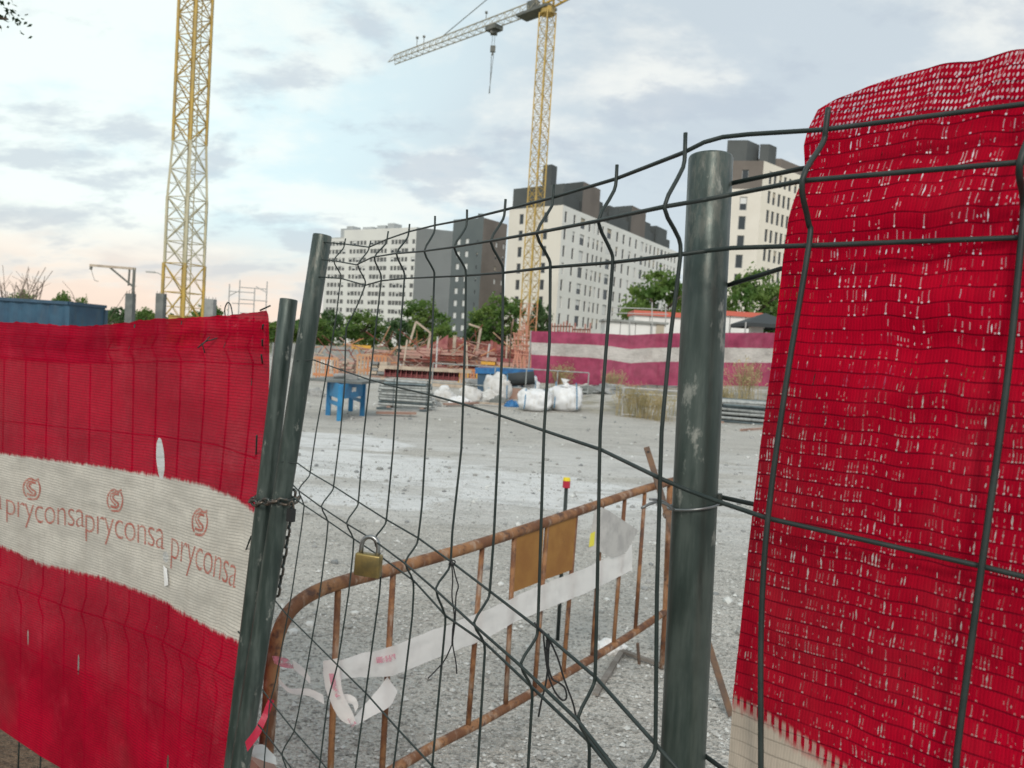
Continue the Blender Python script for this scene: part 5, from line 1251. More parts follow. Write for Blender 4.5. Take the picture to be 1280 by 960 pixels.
def gate():
    lt = at(403, 294, 1.755); lb = at(300, 960, 1.755)
    foot = lb + (lb - lt) * ((lb.z - .02) / (lt.z - lb.z))
    root = thing('mesh_fence_panel', 'bent green wire mesh panel with a tall leaning post, running across the view', 'fence panel', (foot.x, foot.y, 0))
    post(root, lt, lb, .0215)
    node = {}
    for k_, w_ in WT.items():
        d = wdepth(k_); q = lambda p, o=0.0: at(p[0], p[1], d - o)
        P = [q(w_['T']), q(w_['A']), q(w_['s']), q(w_['B'], OFF), q(w_['e']), q(w_['C'])] + [q(p) for p in w_['m']] + [q(w_['E']), q(w_['s2']), q(w_['F'], OFF), q(w_['G2'])] + [q(p) for p in w_.get('tail', [])]
        # round the bends slightly
        Q = [P[0], P[1]]
        for i in range(2, len(P) - 1):
            a, b, c = P[i - 1], P[i], P[i + 1]; Q.append(b.lerp(a, min(.4, .012 / max(.012, (a - b).length)))); Q.append(b); Q.append(b.lerp(c, min(.4, .012 / max(.012, (c - b).length))))
        Q[2:] = [ (Q[i-1] + Q[i]*2 + Q[i+1]) / 4 if 2 < i < len(Q) - 1 else Q[i] for i in range(2, len(Q))]
        e = P[-1]; Q += [e, Vector((e.x, e.y, .12))]
        vwire(root, Q, .0020 - .00050 * k_ / 9)
        for nm, o in (('A', 0), ('B', OFF), ('C', 0), ('E', 0), ('F', OFF), ('G2', 0)): node[(nm, k_)] = q(w_[nm], o - .0042)
    # right-hand continuation beyond the thick post
    WR = {-1: (.63, dict(T=(1035.4, 135), A=(1032, 162), s=(1028, 180), B=(1002.5, 226), e=(1010.5, 278), C=(1011, 307), m=[(982.5, 480), (960, 646), (951.5, 780)], E=(951, 960))),
          -2: (.545, dict(T=(1308, 90), A=(1305, 127), s=(1301, 140), B=(1275, 203), e=(1279.5, 250), C=(1277, 297), m=[(1258.5, 480), (1227.5, 706), (1200, 910)], E=(1194, 970)))}
    for k_, (d, w_) in WR.items():
        q = lambda p, o=0.0: at(p[0], p[1], d - o); P = [q(w_['T']), q(w_['A']), q(w_['s']), q(w_['B'], .022), q(w_['e']), q(w_['C'])] + [q(p) for p in w_['m']] + [q(w_['E'])]
        Q = smoothpts(P, 4); e = P[-1]; Q.append(Vector((e.x - .01, e.y, .12))); vwire(root, Q, .0024)
        for nm, o in (('A', 0), ('B', .022), ('C', 0)): node[(nm, k_)] = q(w_[nm], o - .0042)
    ext = {}
    for nm in 'ABC':
        a, b = node[(nm, -1)], node[(nm, -2)]; node[(nm, -3)] = b + (b - a)
    # extra vertical out of frame to the right
    vw = [node[('A', -3)] + Vector((0, 0, .02)), node[('A', -3)], node[('B', -3)], node[('C', -3)], node[('C', -3)] + Vector((0, 0, -1.5))]
    vwire(root, vw, .0024)
    def row(pts): mb = MB(); sp_ = [a.lerp(b, q) for a, b in zip(pts, pts[1:]) for q in (0, .12, .88)] + [pts[-1]]; mb.tube(sp_, [.0015 + .0006 * sstep(1.5, .65, depth(p)) for p in sp_], 7); mb.build('wire', M_wire, root, True)
    def off(px, py, d): return at(px, py, d + .0042)
    ks = list(range(9, -1, -1))
    row([off(403, 302.5, 1.735)] + [node[('A', k_)] for k_ in ks] + [off(880, 178, .69), off(903, 171.5, .685), off(935, 168, .672)] + [node[('A', k_)] for k_ in (-1, -2, -3)])
    row([off(402, 324.5, 1.72)] + [node[('B', k_)] for k_ in ks] + [off(880, 250, .69), off(915, 243, .682)] + [node[('B', k_)] for k_ in (-1, -2, -3)])
    row([off(397, 346, 1.735)] + [node[('C', k_)] for k_ in ks] + [off(880, 314, .70), off(915, 310, .685)] + [node[('C', k_)] for k_ in (-1, -2, -3)])
    Dp = [(371, 451, 1.73), (392, 450, 1.735), (408.5, 456, wdepth(9)), (430.7, 464, wdepth(8)), (460, 474, wdepth(7)), (496, 484, wdepth(6)), (535, 493, wdepth(5)), (578.6, 505, wdepth(4)), (624, 519, wdepth(3)), (680.5, 538.5, wdepth(2)), (751, 562, wdepth(1)), (823, 597, wdepth(0)), (860, 613, .70), (895, 626, .682), (960, 648, .632), (1227.5, 708, .545), (1480, 770, .47)]
    row([off(*p) for p in Dp])
    row([off(352, 577, 1.73), off(372, 579, 1.735)] + [node[('E', k_)] for k_ in ks] + [off(835, 948, .69), off(900, 1020, .66)])
    row([off(366, 606, 1.71)] + [node[('F', k_)] for k_ in ks] + [off(860, 1050, .66)])
    row([off(366, 622, 1.735)] + [node[('G2', k_)] for k_ in ks])
    Hp = [(344, 751, 1.72), (359, 769, wdepth(9)), (390.5, 800, wdepth(8)), (422, 831.6, wdepth(7)), (459, 868, wdepth(6)), (497, 911, wdepth(5)), (540, 957, wdepth(4)), (620, 1045, wdepth(3))]
    row([off(*p) for p in Hp])
    row([off(328, 862, 1.72), off(344, 884, wdepth(9)), off(368, 914, wdepth(8)), off(404, 955, wdepth(7)), off(440, 1000, wdepth(6))])
    row([off(322, 905, 1.70), off(335, 921, 1.68), off(351, 942, wdepth(8) - OFF), off(385, 990, 1.45)])
    return root
gate()
def thick_post_panel():
    t_, b_ = at(888.5, 196, .765), at(853, 957, .755)
    foot = b_ + (b_ - t_) * ((b_.z - .02) / (t_.z - b_.z))
    root = thing('mesh_fence_panel', 'second wire mesh panel behind the right netting, with the thick steel post', 'fence panel', (foot.x, foot.y, 0))
    post(root, t_, b_, .0218)
    def W(pts, r=.0024): mb = MB(); mb.tube([at(*p) for p in pts], r, 7); mb.build('wire', M_wire, root, True)
    W([(905, 231, .765), (1000, 211, .72), (1290, 160, .63), (1600, 110, .55)])
    W([(905, 358, .765), (975, 336, .725), (1290, 300, .63), (1600, 260, .55)])
    W([(890, 619, .765), (945, 631, .735), (1290, 735, .63), (1600, 810, .55)])
    W([(868, 935, .76), (905, 962, .735), (1290, 1230, .63)])
    for x0, x1, d in ((1045, 975, .705), (1190, 1120, .665), (1370, 1300, .62)):
        a, b = at(x0, 180, d), at(x1, 960, d); mb = MB(); mb.tube([a, b, b - Vector((0, 0, .9))], .0024, 7); mb.build('wire', M_wire, root, True)
    for (py, y2) in ((650, 640),):
        pass
    # clamp lug where the lower wire is welded
    mb = MB(); mb.tube([at(897, 617, .757), at(898, 632, .757)], .0045, 8); mb.build('weld_lug', M_post, root)
    tie = thing('tie_wire', 'grey wire tied round the thick post with its end sticking out left', 'wire', at(853, 632, .745)); P = []
    c = at(866.5, 632, .7585); axis = (t_ - b_).normalized(); e1 = CR.copy(); e1 = (e1 - axis * e1.dot(axis)).normalized(); e2 = axis.cross(e1)
    for i in range(19):
        a = math.radians(200 - i * 11.6 - 0); P.append(c + e1 * .0245 * math.cos(a) + e2 * .0245 * math.sin(a) * (1 if True else 1) + axis * (.006 * math.sin(i / 18 * math.pi) * -1 + .002))
    ring = [c + e1 * .0242 * math.cos(2 * math.pi * i / 28) + e2 * .0242 * math.sin(2 * math.pi * i / 28) + axis * .004 * math.cos(2 * math.pi * i / 28) for i in range(28)]
    mb = MB(); mb.tube(ring, .0013, 6, closed=True); mb.build('ring', M_wire_l, tie, True)
    mb = MB(); mb.tube(smoothpts([at(842, 638, .735), at(832, 630, .73), at(818, 628, .725), at(802, 635, .72)], 4), .0013, 6); mb.tube(smoothpts([at(842, 636, .735), at(828, 626, .73), at(812, 624, .725)], 4), .0012, 6); mb.build('loose_end', M_wire_l, tie, True)
thick_post_panel()

# ------------------------------------------------------------------ right netting
M_net_r = netmat('red_netting_close', (.62, .002, .026), (.085, .002, .010), (.62, .53, .43), .0024, .0116, .865, .42, see=0.0, topsheer=(.196, .204), linew=.085, edgeamp=.012, lined=.72, picket=.0062, burst=(.118, -.30))
def right_net():
    Ly = [100, 140, 160, 180, 205, 275, 340, 450, 560, 690, 790, 870, 905, 960, 1100]
    Lx = [1040, 1020, 1010, 1003, 1001, 985, 977, 965, 950, 935, 925, 916, 914, 910, 900]
    base = at(940, 960, .67); root = thing('debris_netting', 'bright red knitted netting hung over the right mesh panel, filling the right side', 'netting', (base.x, base.y, 0))
    topx = [1015, 1020, 1040, 1100, 1150, 1200, 1280, 1400, 1600]; topy = [146, 140, 126, 105, 93, 83, 68, 50, 25]
    bnd = [(0, -.300), (.03, -.302), (.10, -.325), (.2, -.338), (.5, -.36), (1, -.38)]
    Wd = .62; dirv = Vector((.10, -.088, 0)).normalized()
    def fn(i, j):
        # j: 0 top .. 1 bottom ; z relative to camera
        s_ = i ** 1.15 * Wd; zb = -.62; pd = .672
        ztop = interp(s_, [0, .012, .035, .07, .11, .17, .3, .62], [.226, .232, .242, .248, .248, .246, .243, .235])
        z = ztop + (zb - ztop) * j
        # left edge wobble: find pixel column of the edge for this height
        py = 458 - z * FPX / pd
        ex = interp(py, Ly, Lx)
        e = at(ex, py, pd); 
        p = Vector((e.x, e.y, 0)) + dirv * s_; p.z = H + z
        f_ = 1 - math.exp(-s_ / .03)
        n_ = noise.noise(Vector((s_ * 9, z * 26, 2))) * .006 + noise.noise(Vector((s_ * 5 + z * 2, z * 6, 5))) * .016 + noise.noise(Vector((s_ * 22, z * 60, 8))) * .0022
        n_ += math.sin(z * 95 + 2.0 * noise.noise(Vector((s_ * 6, z * 4, 1)))) * .0011
        p += Vector((-dirv.y, dirv.x, 0)) * -1 * (n_ * f_) * -1
        # rolled hem: gathers near the top wire
        g_ = math.exp(-((z - (ztop - .055)) / .022) ** 2); p.z += .004 * noise.noise(Vector((s_ * 40, 0, 3))) * (1 - j)
        p += Vector((-dirv.y, dirv.x, 0)) * (.010 * g_)
        zbnd = interp(s_, [q[0] for q in bnd], [q[1] for q in bnd])
        b_ = .5 if z > zbnd + .02 else .5
        b_ = max(.2, 1 - (z - zbnd) / .3) if z > zbnd else min(1.99, 1 + (zbnd - z) / .4)
        return p, s_, z - .25 * (ztop - .226) * max(0, (z - .1) / .13), b_
    cloth_mesh('netting', fn, 150, 190, 0, 0, M_net_r, root)
right_net()

# ------------------------------------------------------------------ left fence: short post, mesh and lettered netting
PXC = [-140, 0, 50, 100, 130, 200, 250, 290, 322]
TOP = [404, 402.5, 404, 408, 406, 398, 396, 392, 388]
STT = [552, 567, 574, 580, 584, 596, 606, 622, 643]
STB = [650, 681, 704, 715, 722, 747, 772, 790, 803]
BOT = [852, 911, 945, 974, 988, 1020, 1040, 1055, 1065]
EY = [380, 395, 467, 505, 540, 640, 760, 900, 1060]; EX = [329, 335, 336, 334, 331, 320, 305, 290, 272]
LA = Vector((-.625, 1.862)); LB = Vector((-1.667, 2.5))
def ldepth(px):
    m_ = (px - 640) / FPX; a = LA; d_ = LB - LA
    s_ = (m_ * a.y - a.x) / (d_.x - m_ * d_.y); return a.y + d_.y * s_, s_ * d_.length
def lsurf(pc, w_):
    """pc: pixel column of the stripe, w_: 0-1 upper red, 1-2 stripe, 2-3 lower red"""
    yv = [interp(pc, PXC, q) for q in (TOP, STT, STB, BOT)]; k_ = max(0, min(2, int(w_))); y = yv[k_] + (yv[k_ + 1] - yv[k_]) * (w_ - k_)
    bl = sstep(150, 322, pc); px = pc + bl * (interp(y, EY, EX) - 320)
    if w_ < .3:
        y += (2.6 * noise.noise(Vector((pc * .06, 3, 0))) + 1.6 * noise.noise(Vector((pc * .17, 8, 0)))) * (1 - w_ / .3)
    d, s_ = ldepth(pc)
    n_ = .016 * noise.noise(Vector((pc * .05 + y * .03, y * .05, 12))) * max(0, 1 - w_ / .45) + .018 * noise.noise(Vector((pc * .018, y * .012, 1))) + .011 * noise.noise(Vector((pc * .045 + y * .02, y * .016, 6))) + .0040 * noise.noise(Vector((pc * .22, y * .035, 9)))
    n_ += .0045 * math.exp(-((y - (yv[0] + 33)) / 6.0) ** 2) - .006 * math.exp(-((y - (yv[0] + 16)) / 9.0) ** 2)
    return at(px, y, d + n_), s_, y
M_net_l = netmat('red_lettered_netting', (.60, .003, .032), (.24, .002, .017), (.80, .75, .66), .0042, .0078, 1.16, .42, see=.035, linew=.26, edgeamp=.012,
    holes=[(ldepth(199)[1], .885, .017, .13, -.05), (ldepth(209)[1], 1.64, .013, .045, 0), (ldepth(98)[1], 2.45, .004, .05, 0.02), (ldepth(35)[1], 2.42, .0035, .04, 0), (ldepth(224)[1], 2.72, .006, .04, 0)])
def left_fence():
    t_, b_ = at(361, 374, 1.80), at(291, 960, 1.80)
    foot = b_ + (b_ - t_) * ((b_.z - .02) / (t_.z - b_.z))
    root = thing('mesh_fence_panel', 'left wire mesh panel with the shorter dark post, carrying the lettered netting', 'fence panel', (foot.x, foot.y, 0))
    post(root, t_, b_, .0205)
    for i in range(16):
        pc = 297 - 27 * i
        if pc < -140: break
        P = []
        for w_ in (-.02, .1, .18, .26, .5, .9, 1.2, 1.6, 2.0, 2.12, 2.2, 2.28, 2.6, 2.95):
            p, s_, y = lsurf(pc + (w_ - 1) * -3, max(0, w_)); o = .013
            if abs(w_ - .18) < .01 or abs(w_ - 2.2) < .01: p = p + CR * -.014
            P.append(p + F * o)
        P[0] = P[1] + Vector((0, 0, .035)); P.append(Vector((P[-1].x, P[-1].y, .12))); mb = MB(); mb.tube(P, .0023, 6); mb.build('wire', M_wire, root, True)
    for w_ in (.09, .18, .27, .75, 1.35, 1.95, 2.2, 2.5):
        P = [at(330 - (w_ * 12), interp(330, PXC, TOP) + w_ * 210, 1.80)] + [lsurf(pc, w_)[0] + F * .016 for pc in (310, 260, 200, 140, 80, 20, -60, -140)]
        mb = MB(); mb.tube(P, .0022, 6); mb.build('wire', M_wire, root, True)
    # wire ends that poke out of the hem
    mb = MB(); mb.tube(smoothpts([at(282, 398, 2.0), at(281, 386, 1.99), at(285, 378, 1.985), at(289, 384, 1.985), at(290.5, 402, 1.975), at(284, 416, 1.965), at(270, 423, 1.965), at(257, 427, 1.965), at(247, 435, 1.965)], 4), .0017, 6)
    mb.build('loose_wire', M_wire, root, True); mb = MB()
    mb.tube([at(262, 421, 1.962), at(253, 431, 1.962), at(256, 441, 1.962)], .0016, 6)
    mb.build('loose_wire', M_wire, root, True); mb = MB()
    mb.tube([at(325, 388, 1.85), at(338, 382, 1.845)], .002, 6); mb.build('loose_wire', M_wire, root, True)
    net = thing('debris_netting', 'red netting with a white lettered stripe stretched over the left fence', 'netting', (foot.x - .05, foot.y + .05, 0))
    def fn(i, j):
        pc = 321 - 461 * i; p, s_, y = lsurf(pc, j * 3); d, _ = ldepth(pc)
        return p, s_, -(p.z), j * 3
    cloth_mesh('netting', fn, 190, 150, 0, 0, M_net_l, net)
    # folded hem along the right edge
    A, B = [], []
    for q in range(40):
        w_ = q / 39 * 2.9; p, s_, y = lsurf(321, w_); A.append(p + F * .02); o, s2, y2 = lsurf(313 - (5 if w_ < .5 else 2) * abs(math.sin(w_ * 3)), w_); B.append(o - F * .006)
    # printed words and emblems
    vl = bpy.context.view_layer
    def place_print(me, px0, px1, x0, x1, base_w, hw, tilt=0):
        for v in me.vertices:
            fx = (v.co.x - x0) / (x1 - x0); pc = px0 + (px1 - px0) * fx; w_ = 1 + base_w - v.co.y * hw + tilt * fx
            p, s_, y = lsurf(pc, w_); v.co = p - F * .0016
    def text_mesh(s):
        cu = bpy.data.curves.new('lettering', 'FONT'); cu.body = s; cu.size = 1; cu.space_character = .92; cu.resolution_u = 4; cu.offset = -.012
        ob = bpy.data.objects.new('lettering', cu); COL.objects.link(ob); vl.update()
        me = bpy.data.meshes.new_from_object(ob.evaluated_get(bpy.context.evaluated_depsgraph_get())); bpy.data.objects.remove(ob)
        bm = bmesh.new(); bm.from_mesh(me); bmesh.ops.subdivide_edges(bm, edges=[e for e in bm.edges if e.calc_length() > .12], cuts=2); bm.to_mesh(me); bm.free()
        me.materials.clear(); me.materials.append(M_print); me.name = 'lettering'; return me
    for px0, px1, bw, tl_ in ((-78, 3, .66, -.05), (8, 106, .64, -.06), (107, 207, .62, -.03), (216, 306, .63, 0)):
        me = text_mesh('pryconsa'); xs = [v.co.x for v in me.vertices]; place_print(me, px0, px1, min(xs), max(xs), bw, .37, tl_); link('lettering', me, net)
    def emblem(pc, w0, rw, rp):
        mb = MB()
        def stroke(pts, th=.09):
            pts = [Vector((x, y, 0)) for x, y in pts]; pts = smoothpts(pts, 5); V = []
            for i, p in enumerate(pts):
                d_ = (pts[min(i + 1, len(pts) - 1)] - pts[max(0, i - 1)]).normalized(); n_ = Vector((-d_.y, d_.x, 0)) * th; V += [p + n_, p - n_]
            mb.add(V, [(2 * i, 2 * i + 1, 2 * i + 3, 2 * i + 2) for i in range(len(pts) - 1)])
        stroke([(.75, .95), (.35, .75), (-.1, .85), (-.55, .6), (-.85, .1), (-.8, -.5), (-.55, -.8)])
        stroke([(-.45, -.95), (0, -.9), (.5, -.75), (.8, -.25), (.85, .3), (.65, .75)])
        stroke([(.45, .55), (.0, .5), (-.25, .2), (.0, -.05), (.35, -.2), (.3, -.5), (-.1, -.6), (-.5, -.55)], .1)
        stroke([(.1, .7), (-.4, .45), (-.5, .05), (-.1, -.3), (.1, -.4)], .07)
        me = mb.mesh('emblem', M_print)
        for v in me.vertices: p, s_, y = lsurf(pc + v.co.x * rp, 1 + w0 - v.co.y * rw); v.co = p - F * .0016
        link('emblem', me, net)
    emblem(40, .30, .115, 12); emblem(144, .275, .108, 11); emblem(251, .275, .108, 11); emblem(-58, .30, .12, 11)
    # torn flap below the small hole in the stripe
    mb = MB(); q = [lsurf(207, 1.71)[0] - F * .004, lsurf(213, 1.72)[0] - F * .008, lsurf(216, 1.84)[0] - F * .010, lsurf(210, 1.87)[0] - F * .006]
    mb.add(q, [(0, 1, 2, 3)]); mb.build('torn_flap', M_paper, net)
left_fence()

# ------------------------------------------------------------------ chain and padlocks
def link_mesh(Lk=.031, Wk=.020, r=.0034):
    P = []; hl = (Lk - Wk) / 2; rr_ = Wk / 2 - r
    for i in range(8): a = math.pi / 2 - math.pi * i / 7; P.append((hl + rr_ * math.cos(a), rr_ * math.sin(a), 0))
    for i in range(8): a = -math.pi / 2 - math.pi * i / 7; P.append((-hl + rr_ * math.cos(a), rr_ * math.sin(a), 0))
    mb = MB(); mb.tube(P, r, 6, closed=True); return mb.mesh('link', M_darksteel, True)
LINK = link_mesh()
def chain_along(root, pts, step=.0232):
    pts = [Vector(p) for p in pts]; acc = 0; k_ = 0; out = []
    seg = [(pts[i], pts[i + 1]) for i in range(len(pts) - 1)]; pos = 0; nxt = 0
    for a, b in seg:
        L = (b - a).length
        while nxt <= pos + L:
            p = a.lerp(b, (nxt - pos) / L); d = (b - a).normalized(); out.append((p, d)); nxt += step
        pos += L
    for i, (p, d) in enumerate(out):
        up = Vector((0, 0, 1)) if abs(d.z) < .8 else Vector((0, 1, 0)); y = up.cross(d).normalized(); z = d.cross(y)
        if i % 2: y, z = z, -y
        c = math.cos(.35); s_ = math.sin(.35); y, z = y * c + z * s_, z * c - y * s_
        M = Matrix(((d.x, y.x, z.x, p.x), (d.y, y.y, z.y, p.y), (d.z, y.z, z.z, p.z), (0, 0, 0, 1))); link('link', LINK, root, M)
def chain():
    c1 = at(356.5, 624, 1.755); c2 = at(331, 626, 1.80); cm = (c1 + c2) / 2
    root = thing('chain', 'dark steel chain wrapped round the two leaning posts and hanging down', 'chain', cm)
    dv = (c2 - c1); dv.z = 0; dv.normalize(); nv = Vector((-dv.y, dv.x, 0)); r1, r2 = .0285, .0275; P = []
    for i in range(13): a = math.pi / 2 - math.pi * i / 12; P.append(c1 + (-dv * math.cos(a)) * r1 + nv * math.sin(a) * r1 + Vector((0, 0, .002 * math.sin(i))))
    for i in range(13): a = -math.pi / 2 - math.pi * i / 12 ; P.append(c2 + (-dv * math.cos(a)) * r2 + nv * math.sin(a) * r2 + Vector((0, 0, .003 * math.sin(i))))
    P.append(P[0]); chain_along(root, P)
    Q = [at(366, 618, 1.775), at(361, 650, 1.785), at(355, 690, 1.79), at(349.5, 722, 1.79), at(345.5, 745, 1.79)]
    chain_along(root, smoothpts(Q, 3))
    pl = thing('padlock', 'small dark padlock hanging from the chain beside the leaning posts', 'padlock', at(364, 645, 1.72)); mb = MB(); a = at(364.5, 636, 1.72); b = at(363, 652, 1.72); mb.bar(a, b, .017, .012); mb.build('body', M_black, pl)
    mb = MB(); mb.tube(smoothpts([at(361.5, 637, 1.72), at(362.5, 629, 1.72), at(366, 627, 1.72), at(367.5, 637, 1.72)], 4), .002, 6); mb.build('shackle', M_darksteel, pl, True)
chain()
def padlock():
    d = 1.335; root = thing('padlock', 'brass padlock with steel shackle hooked on the gate wires', 'padlock', at(460, 720, d))
    bm = bmesh.new(); bmesh.ops.create_cube(bm, size=1); bmesh.ops.scale(bm, vec=(.047, .017, .040), verts=bm.verts)
    bmesh.ops.bevel(bm, geom=list(bm.edges), offset=.0035, segments=3, profile=.5, affect='EDGES'); me = bpy.data.meshes.new('body'); bm.to_mesh(me); bm.free(); me.materials.append(M_brass)
    me.polygons.foreach_set('use_smooth', [True] * len(me.polygons))
    c = at(460.5, 706, d); Rm = Matrix.Rotation(-math.radians(12), 4, 'Z') @ Matrix.Rotation(math.radians(2), 4, 'Y')
    link('body', me, root, Matrix.Translation(c) @ Rm)
    mb = MB(); loc = lambda x, z: c + (Rm @ Vector((x, 0, z)))
    P = [loc(-.0155, .016), loc(-.0155, .032)] + [loc(-.0155 * math.cos(a), .034 + .0155 * math.sin(a)) for a in [math.pi * i / 8 for i in range(1, 8)]] + [loc(.0155, .032), loc(.0155, .016)]
    mb.tube(P, .0040, 8); mb.build('shackle', M_steel, root, True)
    mb = MB(); mb.box(loc(0, -.0198), (.012, .009, .001)); mb.build('keyhole', M_black, root)
padlock()
def ties():
    d = wdepth(4) - .01; root = thing('tie_wire', 'black tie wire hanging in strands from the gate left of the rusty sign plate', 'wire', at(568, 705, d)); P = lambda L, dd=d: smoothpts([at(x, y, dd) for x, y in L], 4)
    mb = MB()
    for L in ([(564, 701), (566, 722), (565, 745), (568, 770), (566, 786), (565, 806)], [(565, 701), (570, 722), (573, 733), (570, 745), (569, 775), (566, 800), (567, 812), (570, 828), (571, 842)], [(565, 806), (556, 825), (545, 838), (535, 848)], [(561, 706), (564, 700), (569, 702), (566, 708)]): mb.tube(P(L), .0011, 5)
    mb.build('strand', M_black, root, True)
    d = wdepth(2) - .012; root = thing('tie_wire', 'black tie wire with hanging loop and long tail under the rusty sign plate', 'wire', at(674, 790, d)); mb = MB()
    for L in ([(668, 778), (676, 788), (684, 795)], [(679, 790), (682, 820), (686, 845), (694, 865), (703, 875), (708, 872), (706, 860), (698, 853), (690, 848), (685, 830), (683, 800)], [(685, 795), (697, 822), (705, 848), (716, 878), (722, 900), (738, 925), (760, 945)], [(686, 797), (685, 830), (682, 855), (677, 875), (673, 896)], [(684, 795), (686, 805), (683, 818), (685, 828)]): mb.tube(P(L, d), .0012, 5)
    mb.tube(P([(684, 793), (686, 801), (684, 812)], d), .0028, 6); mb.build('strand', M_black, root, True)
ties()

# ------------------------------------------------------------------ rusty crowd barrier and what hangs on it
BA, BDIR = Vector((-.118, 2.84)), Vector((.761, 1.02))
def bar_d(px):
    m_ = (px - 640) / FPX; s_ = (m_ * BA.y - BA.x) / (BDIR.x - m_ * BDIR.y); return BA.y + BDIR.y * s_
def bp(px, py, o=0.0): return at(px, py, bar_d(px) + o)
def barrier():
    c = bp(600, 900); root = thing('crowd_barrier', 'rusty orange steel crowd barrier standing just inside the mesh gate', 'barrier', (c.x, c.y, 0))
    top = [(842, 601), (800, 613), (720, 640), (640, 667), (560, 692), (480, 714), (430, 727), (392, 741), (364, 762), (348, 792), (341, 830), (337, 880), (331, 960), (326, 1020)]
    mb = MB(); mb.tube(smoothpts([bp(*p) for p in top], 4), .0205, 12); mb.build('frame_tube', M_rust, root, True)
    low = [(842, 757), (800, 786), (740, 823), (660, 869), (600, 903), (540, 934), (495, 960), (430, 1000), (331, 1062)]
    mb = MB(); mb.tube(smoothpts([bp(*p) for p in low], 3), .018, 10); mb.build('bottom_rail', M_rust, root, True)
    mb = MB(); mb.tube([bp(838, 600), bp(836, 660), bp(832, 770), bp(828, 835)], .018, 10); mb.build('end_upright', M_rust, root, True)
    bars = [((422.5, 738), (411, 1012)), ((491.5, 715), (477, 972)), ((603, 681), (585, 908)), ((643, 668), (632, 880)), ((684, 656), (668, 862)), ((720, 644), (704, 842)), ((753, 634), (740, 822)), ((781, 624), (767, 804)), ((806, 616), (794, 788))]
    for a, b in bars:
        mb = MB(); mb.tube([bp(*a), bp(*b)], .0098, 8); mb.build('bar', M_rust, root, True)
    a, b, c2 = G(777, 818)[0], G(832, 838)[0], G(744, 871)[0]
    mb = MB(); z = Vector((0, 0, .02)); mb.bar(a + z, b + z, .03, .015); mb.build('foot', M_footgrey, root)
    mb = MB(); mb.bar(a + z * .9, c2 + z * .6, .03, .015); mb.build('foot', M_footgrey, root)
    mb = MB(); mb.tube([bp(797, 804), bp(799, 830)], .008, 6); mb.build('foot_pin', M_rustdark, root)
    # two-part sign plate
    def quad(Q, th, m, nm, par, o=.0):
        p = [bp(x, y, o) for x, y in Q]; nrm = (p[1] - p[0]).cross(p[3] - p[0]).normalized() * th; p2 = [q + nrm for q in p]
        mb = MB(); mb.add(p + p2, [(0, 1, 2, 3), (7, 6, 5, 4), (0, 4, 5, 1), (1, 5, 6, 2), (2, 6, 7, 3), (3, 7, 4, 0)]); return mb.build(nm, m, par)
    quad([(645, 664), (680, 653), (676, 727), (640, 741)], .004, M_rustplate, 'sign_plate', root, -.012)
    quad([(684, 652), (721, 640), (716, 712), (680, 725)], .004, M_rustplate, 'sign_plate', root, -.012)
    # hung card with a yellow corner
    card = thing('hung_card', 'creased grey card with a yellow corner hanging on the rusty barrier', 'card', bp(765, 690, -.05))
    mb = MB(); A = [bp(743, 637, -.02), bp(752, 634, -.05), bp(762, 639, -.06), bp(780, 651, -.05), bp(798, 663, -.04)]; B = [bp(735, 689, -.02), bp(745, 687, -.05), bp(754, 692, -.06), bp(766, 697, -.05), bp(782, 692, -.04)]
    mb.sheet(A, B); mb.build('sheet', M_greysheet, card)
    mb = MB(); mb.sheet([bp(738, 667, -.026), bp(744, 664, -.042)], [bp(736, 684, -.026), bp(742.5, 682, -.042)]); mb.build('label_patch', M_yel_lab, card)
    tag(card, 'creased grey card with a yellow corner hanging on the rusty barrier', 'card')
    # leaning bar passing behind the thick post
    t_ = at(808, 559, bar_d(830) - .06); g, d = G(914, 898)
    root2 = thing('leaning_bar', 'long rusty flat bar leaning on the barrier end, passing behind the thick post', 'bar', g)
    mb = MB(); m_ = t_.lerp(g, .27); mb.bar(t_, g + Vector((0, 0, .01)), .03, .012, up=F); mb.build('flat_bar', M_rustdark, root2)
    mb = MB(); mb.tube([t_.lerp(g, .02) - F * .008, t_.lerp(g, .02) + F * .008], .007, 8); mb.build('bolt', M_black, root2)
    mb = MB(); q = t_.lerp(g, .27); mb.tube([q + CR * .02 * math.cos(a) + CU * .024 * math.sin(a) for a in [2 * math.pi * i / 12 for i in range(12)]], .004, 6, closed=True); mb.build('ring', M_rustdark, root2, True)
barrier()
def ribbon(name, e1, e2, dd, m, label=None, cat=None, parent=None, wr=.006, n=5):
    A = smoothpts([at(x, y, d) for (x, y), d in zip(e1, dd)], n); B = smoothpts([at(x, y, d) for (x, y), d in zip(e2, dd)], n); mb = MB(); K_ = 6
    V = []
    for i, (a, b) in enumerate(zip(A, B)):
        for j in range(K_ + 1):
            p = a.lerp(b, j / K_); p += F * (noise.noise(p * 22) * wr + noise.noise(Vector((p.x * 6, p.y * 6, p.z * 70))) * wr * .7); V.append(p)
    mb.add(V, [(i * (K_ + 1) + j, i * (K_ + 1) + j + 1, (i + 1) * (K_ + 1) + j + 1, (i + 1) * (K_ + 1) + j) for i in range(len(A) - 1) for j in range(K_)])
    o = mb.build(name, m, parent, True)
    if label: tag(o, label, cat)
    return o
